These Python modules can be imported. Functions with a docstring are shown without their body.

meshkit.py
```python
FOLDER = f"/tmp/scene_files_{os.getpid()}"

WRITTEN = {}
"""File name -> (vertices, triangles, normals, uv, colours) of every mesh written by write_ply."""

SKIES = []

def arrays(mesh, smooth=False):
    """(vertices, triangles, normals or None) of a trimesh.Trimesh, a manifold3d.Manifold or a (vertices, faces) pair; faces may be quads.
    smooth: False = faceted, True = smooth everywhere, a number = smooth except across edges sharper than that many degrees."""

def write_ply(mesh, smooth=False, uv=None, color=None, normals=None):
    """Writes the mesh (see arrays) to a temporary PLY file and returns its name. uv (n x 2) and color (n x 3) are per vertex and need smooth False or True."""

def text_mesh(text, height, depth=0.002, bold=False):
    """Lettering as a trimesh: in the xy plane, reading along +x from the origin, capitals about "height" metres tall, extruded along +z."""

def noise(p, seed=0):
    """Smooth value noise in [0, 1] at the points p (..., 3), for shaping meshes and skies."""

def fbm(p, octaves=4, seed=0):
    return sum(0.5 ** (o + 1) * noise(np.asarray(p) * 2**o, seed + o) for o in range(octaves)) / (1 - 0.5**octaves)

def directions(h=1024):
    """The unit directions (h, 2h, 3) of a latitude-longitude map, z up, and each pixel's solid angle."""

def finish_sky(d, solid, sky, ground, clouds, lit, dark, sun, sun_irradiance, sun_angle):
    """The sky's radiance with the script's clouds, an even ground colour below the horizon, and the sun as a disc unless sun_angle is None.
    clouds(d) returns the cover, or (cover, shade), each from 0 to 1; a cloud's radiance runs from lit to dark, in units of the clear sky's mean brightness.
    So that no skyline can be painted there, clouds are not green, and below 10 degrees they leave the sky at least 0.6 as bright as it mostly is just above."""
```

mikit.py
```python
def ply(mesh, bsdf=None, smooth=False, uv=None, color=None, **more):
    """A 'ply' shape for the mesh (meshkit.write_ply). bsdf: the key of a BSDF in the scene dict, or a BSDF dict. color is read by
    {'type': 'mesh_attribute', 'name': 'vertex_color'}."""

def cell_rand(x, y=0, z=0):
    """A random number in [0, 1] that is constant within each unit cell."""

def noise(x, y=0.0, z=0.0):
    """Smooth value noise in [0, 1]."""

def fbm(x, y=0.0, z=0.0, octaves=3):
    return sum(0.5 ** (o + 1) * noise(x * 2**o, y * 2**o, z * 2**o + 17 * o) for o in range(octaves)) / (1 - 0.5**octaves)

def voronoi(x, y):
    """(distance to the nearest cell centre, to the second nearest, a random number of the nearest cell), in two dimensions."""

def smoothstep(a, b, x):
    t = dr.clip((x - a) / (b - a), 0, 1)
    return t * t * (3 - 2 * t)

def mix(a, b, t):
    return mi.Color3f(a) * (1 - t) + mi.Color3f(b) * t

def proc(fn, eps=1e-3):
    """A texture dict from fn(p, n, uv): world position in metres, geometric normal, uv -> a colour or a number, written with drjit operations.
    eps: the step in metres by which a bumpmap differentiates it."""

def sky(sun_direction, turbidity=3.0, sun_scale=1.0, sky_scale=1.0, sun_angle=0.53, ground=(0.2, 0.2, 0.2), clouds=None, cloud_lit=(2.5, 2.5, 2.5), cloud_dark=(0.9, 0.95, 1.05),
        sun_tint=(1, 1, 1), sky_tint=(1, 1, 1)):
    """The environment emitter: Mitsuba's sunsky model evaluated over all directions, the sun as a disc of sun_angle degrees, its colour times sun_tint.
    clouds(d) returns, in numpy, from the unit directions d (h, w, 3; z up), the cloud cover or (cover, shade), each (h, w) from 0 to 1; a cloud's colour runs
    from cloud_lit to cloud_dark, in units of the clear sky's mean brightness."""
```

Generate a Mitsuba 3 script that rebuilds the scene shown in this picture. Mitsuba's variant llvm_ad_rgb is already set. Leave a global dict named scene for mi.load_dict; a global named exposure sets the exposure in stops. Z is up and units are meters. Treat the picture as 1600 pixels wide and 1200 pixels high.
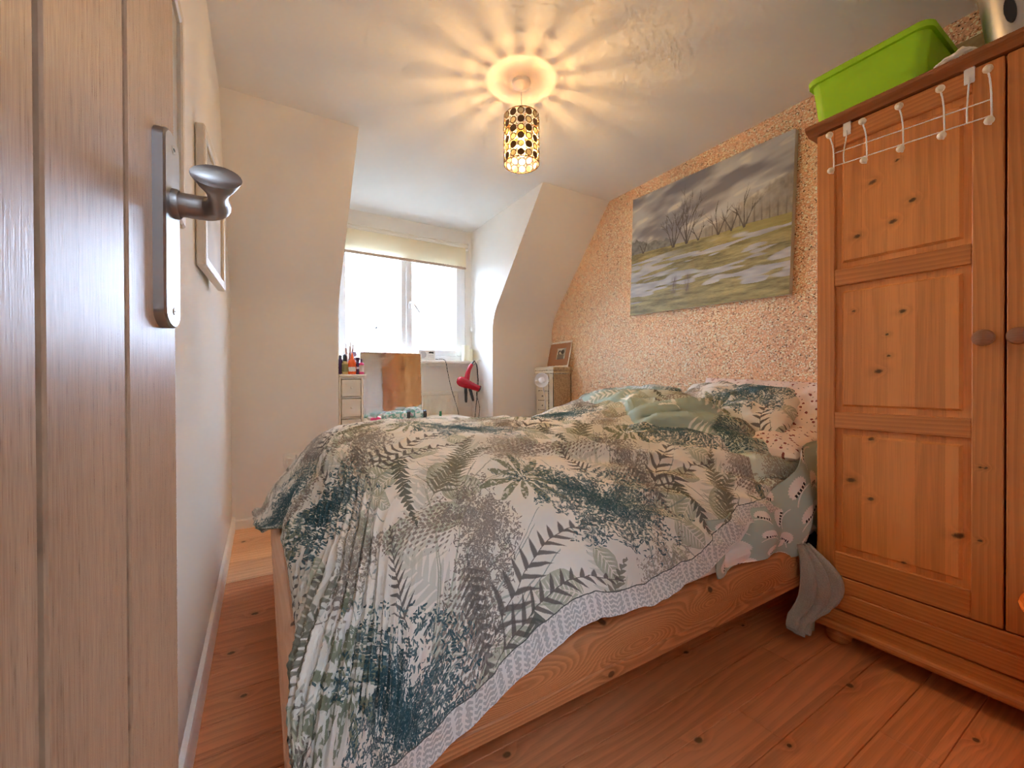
import math, random
import numpy as np, trimesh, manifold3d
import drjit as dr
import mitsuba as mi
import mikit, meshkit
from mikit import noise, fbm, voronoi, smoothstep, mix, cell_rand, proc

random.seed(7); RNG = np.random.default_rng(11)
T = mi.ScalarTransform4f
scene, labels = {}, {}

# ------------------------------------------------------------------ camera, sky, exposure
F = np.array([0.51397922, 0.85778273, -0.00584411]); U = np.array([0.00607446, 0.0031731, 0.99997652])
O = np.array([0.0, 0.0, 0.95])
scene['camera'] = {'type': 'perspective', 'fov': 2 * math.degrees(math.atan(800 / 652.98)), 'fov_axis': 'x', 'near_clip': 0.01,
                   'to_world': T().look_at(origin=O.tolist(), target=(O + F).tolist(), up=U.tolist())}
scene['sky'] = mikit.sky([0.3, -0.5, 0.8], turbidity=4, sun_scale=0.0, sky_scale=1.0, ground=(0.13, 0.14, 0.12), clouds=lambda d: np.ones(d.shape[:2]),
                         cloud_lit=(4.1, 5.3, 7.2), cloud_dark=(4.1, 5.3, 7.2))
exposure = 5.15
BULB = (44.0, 27.0, 11.0)

# ------------------------------------------------------------------ room measures
XL, XR, YF, YT, YW, YN, HC, ZK = -0.169, 2.3877, 3.2387, 2.4654, 3.6618, -0.25, 2.3832, 1.51
DL, DR = 0.4777, 1.743        # dormer cheeks
WX = 1.76                     # wardrobe front

# ------------------------------------------------------------------ mesh helpers
def cbox(x0, x1, y0, y1, z0, z1, c=0.003):
    """box with chamfered edges"""
    c = min(c, 0.45 * min(x1 - x0, y1 - y0, z1 - z0))
    if c <= 0: return trimesh.creation.box(bounds=[[x0, y0, z0], [x1, y1, z1]])
    P = []
    for X, sx in ((x0, 1), (x1, -1)):
        for Y, sy in ((y0, 1), (y1, -1)):
            for Z, sz in ((z0, 1), (z1, -1)):
                P += [(X + sx * c, Y + sy * c, Z), (X + sx * c, Y, Z + sz * c), (X, Y + sy * c, Z + sz * c)]
    return trimesh.convex.convex_hull(np.array(P))

def box(x0, x1, y0, y1, z0, z1): return trimesh.creation.box(bounds=[[x0, y0, z0], [x1, y1, z1]])
def cat(*ms): return trimesh.util.concatenate([m for m in ms])

def xf(m, rot=None, loc=(0, 0, 0), pre=None):
    m = m.copy()
    if rot is not None: m.apply_transform(trimesh.transformations.euler_matrix(*np.radians(rot)))
    m.apply_translation(loc); return m

def lathe(prof, n=32, close=True):
    """profile [(r,z)...] about z"""
    a = np.linspace(0, 2 * np.pi, n, endpoint=False)
    V = np.concatenate([np.stack([r * np.cos(a), r * np.sin(a), np.full(n, z)], 1) for r, z in prof])
    Fc = []
    for i in range(len(prof) - 1):
        for j in range(n):
            k = (j + 1) % n
            Fc += [(i * n + j, i * n + k, (i + 1) * n + k), (i * n + j, (i + 1) * n + k, (i + 1) * n + j)]
    m = trimesh.Trimesh(V, Fc, process=True); m.update_faces(m.nondegenerate_faces()); return m

def smooth_path(pts, n=8):
    from scipy.interpolate import CubicSpline
    pts = np.array(pts, float); d = np.r_[0, np.cumsum(np.linalg.norm(np.diff(pts, axis=0), axis=1))]
    return CubicSpline(d, pts)(np.linspace(0, d[-1], n * (len(pts) - 1) + 1))

def tube(pts, r, n=8, caps=True, up=(0, 0, 1), squash=None):
    """sweep of a circle (or ellipse: squash = (ry, rz) multipliers) along pts; r scalar or list"""
    P = np.array(pts, float); r = np.broadcast_to(r, len(P)); t = np.gradient(P, axis=0); t /= np.linalg.norm(t, axis=1)[:, None]
    V = []; ref = np.array(up, float)
    a = np.linspace(0, 2 * np.pi, n, endpoint=False)
    for i in range(len(P)):
        s = np.cross(t[i], ref)
        if np.linalg.norm(s) < 1e-3: s = np.cross(t[i], [1, 0.1, 0])
        s /= np.linalg.norm(s); q = np.cross(s, t[i]); ref = q
        ka, kb = (1, 1) if squash is None else (squash if np.ndim(squash[0]) == 0 else squash[i])
        V.append(P[i] + r[i] * (ka * np.cos(a)[:, None] * s + kb * np.sin(a)[:, None] * q))
    V = np.concatenate(V); Fc = []
    for i in range(len(P) - 1):
        for j in range(n):
            k = (j + 1) % n
            Fc += [(i * n + j, (i + 1) * n + k, i * n + k), (i * n + j, (i + 1) * n + j, (i + 1) * n + k)]
    if caps:
        V = np.vstack([V, P[0], P[-1]]); e = (len(P) - 1) * n
        for j in range(n):
            k = (j + 1) % n
            Fc += [(len(V) - 2, j, k), (len(V) - 1, e + k, e + j)]
    m = trimesh.Trimesh(V, Fc, process=False); return m

def prism(poly, a0, a1, axis):
    """polygon (list of 2d points) extruded along axis from a0 to a1; other two axes in order (xyz minus axis)"""
    import shapely
    m = trimesh.creation.extrude_polygon(shapely.Polygon(poly), a1 - a0, engine='earcut')
    v = m.vertices.copy(); o = np.zeros_like(v); idx = [i for i in range(3) if i != axis]
    o[:, idx[0]], o[:, idx[1]], o[:, axis] = v[:, 0], v[:, 1], v[:, 2] + a0
    m = trimesh.Trimesh(o, m.faces, process=False); m.fix_normals(); return m

def rbox(x0, x1, y0, y1, z0, z1, r, seg=12):
    S = manifold3d.Manifold.sphere(r, seg)
    hs = [S.translate((x, y, z)) for x in (x0 + r, x1 - r) for y in (y0 + r, y1 - r) for z in (z0 + r, z1 - r)]
    h = manifold3d.Manifold.batch_hull(hs).to_mesh()
    return trimesh.Trimesh(h.vert_properties[:, :3], h.tri_verts, process=False)

def grid_faces(n, m, flip=False):
    i, j = np.meshgrid(np.arange(n - 1), np.arange(m - 1), indexing='ij'); a = (i * m + j).ravel()
    f = np.vstack([np.stack([a, a + m, a + m + 1], 1), np.stack([a, a + m + 1, a + 1], 1)])
    return f[:, ::-1] if flip else f

taken = {}
def key_of(name):
    n = taken.get(name); taken[name] = 0 if n is None else n + 1
    return name if n is None else f'{name}_{n + 1:03d}'

def add(name, mesh, bsdf, parent=None, smooth=35, uv=None, **more):
    k = key_of((parent + '__' if parent else '') + name)
    scene[k] = mikit.ply(mesh, bsdf, smooth=smooth, uv=uv, **more); return k

def thing(name, label, cat_, group=None):
    k = key_of(name); labels[k] = {'label': label, 'category': cat_}
    if group: labels[k]['group'] = group
    return k

def tag(k, label, cat_, group=None, kind=None):
    labels[k] = {'label': label, 'category': cat_}
    if group: labels[k]['group'] = group
    return k

def plab(k, label): labels[k] = {'label': label}; return k
def struct(name, mesh, bsdf, parent=None, **kw):
    k = add(name, mesh, bsdf, parent, **kw)
    if parent is None: labels[k] = {'kind': 'structure'}
    return k

def sharekey(name, like, to_world=None):
    """another entry of the same mesh"""
    k = key_of(name); scene[k] = {**scene[like]}
    if to_world is not None: scene[k]['to_world'] = to_world
    return k

# ------------------------------------------------------------------ materials
def rgb(*c): return {'type': 'rgb', 'value': list(c)}
def mat(name, color, rough=0.5, spec=0.5, metal=0.0, bump=None, bscale=1.0, eps=1e-3, **more):
    b = {'type': 'principled', 'base_color': rgb(*color) if isinstance(color, tuple) else proc(color), 'roughness': rough, 'specular': spec, 'metallic': metal, **more}
    if bump is not None: b = {'type': 'bumpmap', 'tex': proc(bump, eps=eps), 'scale': bscale, 'bsdf': b}
    scene[name] = {'type': 'twosided', 'bsdf': b}; return name
def matte(name, color, bump=None, bscale=1.0, eps=1e-3):
    b = {'type': 'diffuse', 'reflectance': rgb(*color) if isinstance(color, tuple) else proc(color)}
    if bump is not None: b = {'type': 'bumpmap', 'tex': proc(bump, eps=eps), 'scale': bscale, 'bsdf': b}
    scene[name] = {'type': 'twosided', 'bsdf': b}; return name

matte('paint_wall', (0.82, 0.785, 0.725), bump=lambda p, n, uv: fbm(p.x * 40 + p.y * 31, p.z * 40 + p.y * 17, 0, octaves=2) * 0.0012 + noise(p.x * 5 + p.y * 4, p.z * 5, 3.0) * 0.004, eps=4e-3)
def ceiling_relief(p, n, uv):
    a = fbm(p.x * 75, p.y * 75, 0.0, octaves=2)
    return smoothstep(0.38, 0.62, a) * 0.0016 + noise(p.x * 210, p.y * 210, 2.0) * 0.0004
matte('paint_ceiling', (0.82, 0.79, 0.735), bump=ceiling_relief, eps=2e-3)

def cork(p, n, uv):
    x, y = p.y, p.z
    a, b, r = voronoi(x * 185 + noise(x * 90, y * 90) * 1.2, y * 230)
    c, d, q = voronoi(x * 80 + 7.3, y * 95 + 2.1)
    col = mix((0.36, 0.205, 0.11), (0.62, 0.41, 0.255), r)
    col = mix(col, (0.78, 0.60, 0.43), smoothstep(0.74, 0.80, r))
    col = mix(col, (0.21, 0.10, 0.045), smoothstep(0.93, 0.95, r))
    col = mix(col, (0.06, 0.03, 0.018), smoothstep(0.91, 0.93, q) * smoothstep(0.34, 0.24, c))
    col = mix(col, (0.82, 0.68, 0.52), smoothstep(0.10, 0.08, q) * smoothstep(0.30, 0.2, c))
    return dr.minimum(col * (1.60 + 0.16 * noise(x * 6, y * 6)), .92)
matte('cork', cork)

def wood_fn(axes, light, dark, width=None, knots=(), rand_knots=True, ringf=55.0, tone=0.25, kp=0.5, rw=0.20, swirls=(), kd=0.85, halo=0.22, ks=1.0):
    """pine: axes = (along, across, depth) of the world point; width: boards of that width across get their own tone"""
    def fn(p, n, uv):
        c = {'x': p.x, 'y': p.y, 'z': p.z}
        l, a, d = c[axes[0]], c[axes[1]], c[axes[2]]
        bi = dr.floor(a / width) if width else mi.Float(0)
        r1 = cell_rand(bi, 3.0, 1.0); l2 = l + r1 * 9.0
        k = mi.Float(0); swirl = mi.Float(0)
        if rand_knots:
            W = width or 0.12; L = 0.33
            ci = dr.floor(l2 / L)
            for o in (-1, 0, 1):
                cc = ci + o
                kx = (cc + 0.2 + 0.6 * cell_rand(cc, bi, 5.0)) * L; ky = ((bi if width else dr.floor(a / W)) + 0.2 + 0.6 * cell_rand(cc, bi, 6.0)) * W
                on = dr.select(cell_rand(cc, bi, 7.0) < kp, 1.0, 0.0); s = ks * (0.004 + 0.008 * cell_rand(cc, bi, 8.0))
                q = dr.sqrt(dr.square((l2 - kx) / 1.35) + dr.square(a - ky))
                k = dr.maximum(k, on * smoothstep(s, s * 0.55, q)); swirl += on * dr.exp(-dr.square(q / (s * 2.6)))
        for kl, ka, s in knots:
            q = dr.sqrt(dr.square((l - kl) / 0.8) + dr.square((a - ka) * 0.85 + (l - kl) * 0.3))
            k = dr.maximum(k, smoothstep(s, s * 0.35, q + .003 * (noise(l * 300, a * 300) - .5))); swirl += dr.exp(-dr.square(q / (s * 1.9)))
        w = fbm(l2 * 1.1, a * 7 + r1 * 5, d * 7, octaves=2); cath = mi.Float(0)
        for sl, sa, el, ea, amp in swirls: cath += amp * dr.exp(-dr.square((l - sl) / el) - dr.square((a - sa) / ea))
        ring = (a + d * 0.6) * ringf + w * 6.0 + swirl * 1.2 + cath
        g = ring - dr.floor(ring); g = smoothstep(0.0, 0.75, g) * smoothstep(1.0, 0.85, g)
        fine = noise(l2 * 14, a * 520, d * 520)
        t = rw * g + 0.22 * fine + tone * (cell_rand(bi, 9.0, 2.0) - 0.4) + halo * dr.minimum(swirl, 1.0) + 0.25 * (noise(l2 * 1.4, a * 12 + bi, 1.0) - 0.4)
        col = mix(light, dark, dr.clip(t, 0, 1))
        return mix(col, (0.060, 0.022, 0.010), k * kd)
    return fn

PL, PD = (0.72, 0.28, 0.078), (0.35, 0.10, 0.021)
door_knots = [(1.615, .583, .012), (1.518, .483, .010), (1.466, .531, .012), (1.446, .625, .011), (1.171, .506, .010), (1.19, .634, .006), (0.98, .567, .012), (1.03, .54, .006), (.752, .587, .010),
              (.602, .642, .014), (.549, .587, .010), (.489, .38, .014), (.363, .504, .009), (1.66, .52, .006), (1.10, .545, .006), (1.55, .17, .012), (0.70, .335, .005), (.49, .335, .006),
              (1.20, .12, .012), (0.95, .05, .012), (0.60, .14, .012)]
mat('pine_panel', wood_fn('zyx', PL, PD, width=0.068, knots=door_knots, rand_knots=False, tone=0.42, ringf=24, rw=.14), rough=0.34, spec=0.45)
mat('pine_upright', wood_fn('zyx', (0.63, 0.245, 0.070), PD, knots=door_knots[-6:] + [(.70, .325, .005)], rand_knots=False, ringf=60, rw=.26), rough=0.34, spec=0.45)
mat('pine_rail', wood_fn('yzx', (0.60, 0.23, 0.066), PD, rand_knots=False, ringf=70, rw=.3), rough=0.34, spec=0.45)
mat('pine_side', wood_fn('zxy', (0.74, 0.37, 0.14), (0.33, 0.115, 0.03), width=0.085, tone=0.75, kp=0.75, rw=.3, ks=2.0), rough=0.4, spec=0.4)
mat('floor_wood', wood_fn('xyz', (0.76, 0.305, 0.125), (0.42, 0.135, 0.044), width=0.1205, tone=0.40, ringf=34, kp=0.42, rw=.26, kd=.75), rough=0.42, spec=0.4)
mat('floor_wood_pale', wood_fn('xyz', (0.88, 0.52, 0.28), (0.60, 0.29, 0.13), width=0.1205, tone=0.40, ringf=34, kp=0.42, rw=.26, kd=.75), rough=0.42, spec=0.4)  # paler for newer boards, with window light also put into the colour
mat('bed_pine_long', wood_fn('xzy', (0.58, 0.245, 0.095), (0.27, 0.085, 0.026), ringf=60, rand_knots=True, kp=.35, rw=.40, swirls=[(.50, .27, .16, .035, 9), (.86, .255, .13, .03, -9), (1.17, .27, .10, .028, 9), (1.42, .26, .12, .03, -8), (1.66, .27, .08, .03, 8), (1.95, .26, .14, .03, 8)]), rough=0.4, spec=0.4)
mat('bed_pine_foot', wood_fn('yxz', (0.70, 0.42, 0.265), (0.55, 0.28, 0.15), ringf=40, rw=.2), rough=0.42, spec=0.4)
def oak(p, n, uv):
    a, l = p.y, p.z
    bi = dr.floor(p.y / 0.11)
    f1 = noise(a * 1500, l * 75, bi); f2 = noise(a * 420, l * 16, bi); w = fbm(a * 14 + bi * 3, l * 1.3, 2.0, octaves=2)
    t = dr.clip(0.45 * (f1 - 0.3) + 0.28 * (f2 - 0.3) + 0.6 * (w - 0.35), 0, 1)
    col = mix((0.45, 0.285, 0.175), (0.25, 0.14, 0.078), t)
    return mix(col, (0.16, 0.085, 0.045), smoothstep(0.80, 0.95, f1) * smoothstep(0.5, 0.75, f2) * 0.35)
mat('oak', oak, rough=0.40, spec=0.45, bump=lambda p, n, uv: noise(p.y * 1500, p.z * 75, 0.0) * 0.00010, eps=3e-4)
mat('oak_groove', (0.085, 0.035, 0.015), rough=0.8, spec=0.1)
mat('satin_nickel', (0.40, 0.375, 0.36), rough=0.38, metal=1.0)
mat('steel', (0.62, 0.60, 0.57), rough=0.28, metal=1.0)
mat('brass', (0.75, 0.55, 0.25), rough=0.3, metal=1.0)
mat('gloss_white', (0.83, 0.79, 0.71), rough=0.3)
mat('upvc', (0.82, 0.84, 0.86), rough=0.3)
mat('white_plastic', (0.82, 0.80, 0.76), rough=0.35)
mat('cream_frame', (0.72, 0.66, 0.55), rough=0.45)
mat('black_plastic', (0.02, 0.02, 0.022), rough=0.35)
mat('dark_wire', (0.03, 0.028, 0.028), rough=0.4)
scene['pane_glass'] = {'type': 'thindielectric', 'int_ior': 1.5}
scene['clear_glass'] = {'type': 'thindielectric', 'int_ior': 1.4}
scene['mirror_glass'] = {'type': 'twosided', 'bsdf': {'type': 'conductor', 'material': 'none', 'specular_reflectance': rgb(0.9, 0.92, 0.9)}}

# ------------------------------------------------------------------ room shell
struct('floor', box(XL - .1, XR + .1, -1.9, 3.8, -.12, -.02), 'oak_groove', smooth=False)
k0 = math.floor((YN - .02 - .3375) / .1205)
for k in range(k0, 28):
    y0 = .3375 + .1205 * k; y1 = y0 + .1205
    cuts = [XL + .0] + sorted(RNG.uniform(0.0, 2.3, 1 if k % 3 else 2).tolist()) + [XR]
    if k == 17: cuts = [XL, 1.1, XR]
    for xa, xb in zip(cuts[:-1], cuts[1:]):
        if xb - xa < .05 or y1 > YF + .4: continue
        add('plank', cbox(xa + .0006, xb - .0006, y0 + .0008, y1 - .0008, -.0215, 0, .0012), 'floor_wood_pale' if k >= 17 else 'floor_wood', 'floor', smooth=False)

struct('wall_left', box(XL - .12, XL, YN - 1.6, YF + .12, -.1, HC + .1), 'paint_wall', smooth=False)
struct('wall_right', box(XR, XR + .12, YN - .1, YF + .12, -.1, HC + .1), 'cork', smooth=False)
e = 0.12
_k, _sl = .13, np.array([YT - YF, HC - ZK]) / math.hypot(YT - YF, HC - ZK)
_A, _B, _C = np.array([YF, ZK - _k]), np.array([YF, ZK]), np.array([YF, ZK]) + _sl * _k
arc_k = [tuple((1 - t) ** 2 * _A + 2 * t * (1 - t) * _B + t * t * _C) for t in np.linspace(0, 1, 9)]
knee = [(YF, -.1)] + arc_k + [(YT, HC), (YT + .02, HC + e), (YF + e, ZK + .12), (YF + e, -.1)]
struct('wall_far', cat(prism(knee, XL - .1, DL, 0), prism(knee, DR, XR + .1, 0)), 'paint_wall', smooth=25)
cheek = [(YF + .006, -.1)] + [(y_ + .006, z_ + .002) for y_, z_ in arc_k] + [ (YT + .012, HC + .02), (YW + .2, HC + .02), (YW + .2, -.1)]
struct('wall_dormer_left', prism(cheek, DL - .08, DL - .0004, 0), 'paint_wall', smooth=False)
struct('wall_dormer_right', prism(cheek, DR + .0004, DR + .08, 0), 'paint_wall', smooth=False)
W0, W1, Z0, Z1 = 0.545, 1.676, 1.15, 2.13
struct('wall_window', cat(box(DL, W0, YW, YW + .14, -.1, HC), box(W1, DR, YW, YW + .14, -.1, HC), box(W0, W1, YW, YW + .14, -.1, Z0), box(W0, W1, YW, YW + .14, Z1, HC)), 'paint_wall', smooth=False)
struct('ceiling', cat(box(XL - .1, XR + .1, YN - .1, YT + .001, HC, HC + .12), box(DL - .06, DR + .06, YT, YW + .2, HC, HC + .12)), 'paint_ceiling', smooth=False)
struct('wall_near', cat(box(.72, XR + .1, YN - .1, YN, -.1, HC), box(XL - .1, .72, YN - .1, YN, 2.03, HC)), 'paint_wall', smooth=False)
# the landing behind the camera, with a ceiling opening added for fill daylight
struct('wall_landing', cat(box(1.25, 1.35, -1.9, YN - .1, -.1, 2.45), box(XL - .12, 1.35, -1.95, -1.85, -.1, 2.45)), 'paint_wall', smooth=False)
struct('ceiling_landing', cat(box(XL - .12, 1.35, -1.95, -1.80, HC, HC + .12), box(XL - .12, 1.35, -.62, YN - .1, HC, HC + .12), box(XL - .12, .42, -1.82, -.6, HC, HC + .12), box(.80, 1.35, -1.82, -.6, HC, HC + .12)), 'paint_ceiling', smooth=False)

def skirting(pts_prof, a0, a1, axis): return prism(pts_prof, a0, a1, axis)
struct('baseboard_left', prism([(XL - .002, 0), (XL + .018, 0), (XL + .018, .070), (XL + .012, .082), (XL - .002, .085)], YN, YF, 1), 'gloss_white')
struct('baseboard_far', cat(prism([(YF + .002, 0), (YF - .016, 0), (YF - .016, .052), (YF - .01, .060), (YF + .002, .062)], XL + .018, DL, 0), prism([(YF + .002, 0), (YF - .016, 0), (YF - .016, .052), (YF - .01, .060), (YF + .002, .062)], DR, XR, 0)), 'gloss_white')

# window
w = thing('window_1', 'x', 'window'); labels[w] = {'kind': 'structure'}
yf, yb = YW + .004, YW + .07
def frame4(x0, x1, z0, z1, t, ya, yb_, tb=None):
    tb = tb or t
    return cat(cbox(x0, x0 + t, ya, yb_, z0, z1, .004), cbox(x1 - t, x1, ya, yb_, z0, z1, .004), cbox(x0 + t - .001, x1 - t + .001, ya, yb_, z0, z0 + tb, .004), cbox(x0 + t - .001, x1 - t + .001, ya, yb_, z1 - t, z1, .004))
add('frame', cat(frame4(W0, W1, Z0, Z1, .055, yf, yb, .05), cbox(1.062, 1.112, yf, yb, Z0 + .05, Z1 - .05, .004)), 'upvc', w)
add('sash', frame4(1.102, 1.632, 1.19, 2.09, .052, yf - .014, yb - .006), 'upvc', w)
for x0, x1, z0, z1 in ((W0 + .05, 1.065, Z0 + .045, Z1 - .05), (1.15, 1.585, 1.238, 2.042)):
    add('pane', trimesh.Trimesh([[x0, YW + .035, z0], [x1, YW + .035, z0], [x1, YW + .035, z1], [x0, YW + .035, z1]], [[0, 1, 2], [0, 2, 3]]), 'pane_glass', w, smooth=False)
hd = add('handle', cbox(1.122, 1.142, yf - .026, yf - .013, 1.60, 1.67, .004), 'upvc', w)
add('lever', tube(smooth_path([(1.132, yf - .026, 1.648), (1.15, yf - .052, 1.642), (1.185, yf - .055, 1.60), (1.215, yf - .052, 1.565)]), [.009] * 4 + [.0085] * 21, 8), 'steel', hd)
add('sill', cat(cbox(DL, DR, YW - .11, YW + .03, 1.115, 1.146, .008), cbox(DL, DR, YW - .03, YW + .0, 1.09, 1.116, .002)), 'gloss_white', w)

# bedroom door, standing open along the left wall
d = thing('door_1', 'x', 'door'); labels[d] = {'kind': 'structure'}
ang = math.atan(.08)
def dxy(y, off=0.0): return (-.086 - .08 * (.62 - y) + off, y)
DT = T().translate([-.086, .62, 0]) .rotate([0, 0, 1], -math.degrees(ang))   # local: +x out of the face, y along door (0 at free edge)
Md = np.array(DT.matrix)
def dm(m): m = m.copy(); m.apply_transform(Md); return m
edges = [0.0, -.1475, -.2775, -.4075, -.5375, -.70]
for a, b in zip(edges[:-1], edges[1:]):
    add('plank', dm(cbox(-.022, 0, b + .0042, a - (.0042 if a < 0 else 0), .012, 1.99, .0016)), 'oak', d)
add('backing', dm(cbox(-.030, -.012, -.699, -.001, .013, 1.988, .001)), 'oak_groove', d)
# long back plate with lever
def stadium(y0, y1, z0, z1, n=16):
    r = (y1 - y0) / 2; c = (y0 + y1) / 2; A = np.linspace(0, np.pi, n)
    return [(c + r * np.cos(t), z1 - r * .62 + r * .62 * np.sin(t)) for t in A] + [(c - r * np.cos(t), z0 + r * .62 - r * .62 * np.sin(t)) for t in A]
def plate_mesh():
    py0, py1 = -.079 + 0, -.0235
    prof = [(0.0, 0), (.0085, 0), (.0105, .0022)]
    ring = [np.array([(x, *q) for q in stadium(py0 + i, py1 - i, 1.008 + i, 1.216 - i)]) for x, i in prof]
    n = len(ring[0]); V = np.concatenate(ring + [[[.0105, (py0 + py1) / 2, 1.112]]]); Fc = []
    for s in range(2):
        for j in range(n):
            k = (j + 1) % n
            Fc += [(s * n + j, s * n + k, (s + 1) * n + k), (s * n + j, (s + 1) * n + k, (s + 1) * n + j)]
    for j in range(n): Fc.append((2 * n + j, 2 * n + (j + 1) % n, 3 * n))
    m = trimesh.Trimesh(V, Fc, process=False); m.fix_normals(); return m
pl = add('handle', dm(plate_mesh()), 'satin_nickel', d, smooth=25)
plab(pl, 'long satin nickel back plate with a flared lever')
add('rose', dm(xf(lathe([(0, 0), (.0155, 0), (.0155, .004), (.0142, .006)], 24), (0, 90, 0), (.0105, -.05, 1.141))), 'satin_nickel', pl)
pts = smooth_path([(.012, -.05, 1.141), (.028, -.05, 1.141), (.043, -.051, 1.1412), (.051, -.060, 1.1415), (.0545, -.078, 1.142), (.0570, -.100, 1.144), (.060, -.124, 1.148)], 6)
tt = np.linspace(0, 1, len(pts)); rr = np.where(tt < .40, .0125, .0125 - .0035 * np.sin(np.clip((tt - .40) / .5, 0, 1) * np.pi)); fl = np.clip((tt - .62) / .38, 0, 1) ** 2
sq = [(1 + 0.70 * f, 1 - 0.05 * f) for f in fl]
lev = tube(pts, rr, 20, True, squash=sq)
lev.vertices[-1] += np.array([.0, .010, 0])       # dished end
add('lever', dm(lev), 'satin_nickel', pl, smooth=50)
for z in (1.198, 1.026):
    sc = cat(xf(lathe([(0, .0012), (.0035, .001), (.0042, 0)], 16), (0, 90, 0), (.0104, -.051, z)))
    add('screw', dm(sc), 'steel', pl)
    add('screw_slot', dm(cbox(.0112, .0121, -.0535, -.0485, z - .0008, z + .0008, 0)), 'black_plastic', pl, smooth=False)

# ------------------------------------------------------------------ wardrobe
wd = thing('wardrobe', 'tall orange pine wardrobe with panelled doors and a base drawer against the cork wall', 'wardrobe')
WY0, WY1 = -.185, .7485
cs = add('carcass', cat(cbox(WX + .023, 2.372, WY1 - .02, WY1, .062, 1.85, .002), cbox(WX + .023, 2.372, WY0, WY0 + .02, .062, 1.85, .002), box(2.35, 2.372, WY0 + .02, WY1 - .02, .062, 1.85),
                        box(WX + .023, 2.35, WY0 + .02, WY1 - .02, .115, .135), box(WX + .023, 2.35, WY0 + .02, WY1 - .02, 1.83, 1.85), box(WX + .03, 2.35, WY0 + .02, WY1 - .02, .25, .262)), 'pine_side', wd, smooth=False)
cor = [(WX - .035, 1.874), (WX - .031, 1.881), (WX - .022, 1.884), (2.372, 1.884), (2.372, 1.850), (WX - .008, 1.850), (WX - .014, 1.856), (WX - .028, 1.862), (WX - .034, 1.868)]
mat('pine_dark', wood_fn('yxz', (0.36, 0.13, 0.045), (0.2, 0.06, 0.018), rand_knots=False, ringf=70), rough=0.35, spec=0.4)
add('cornice', prism(cor, WY0 - .012, WY1 + .022, 1), 'pine_dark', wd, smooth=30)
pmold = [(WX - .018, .064), (WX - .024, .070), (WX - .025, .082), (WX - .018, .092), (WX - .004, .094), (WX - .002, .130), (WX + .03, .130), (WX + .03, .060), (WX - .012, .060)]
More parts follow.
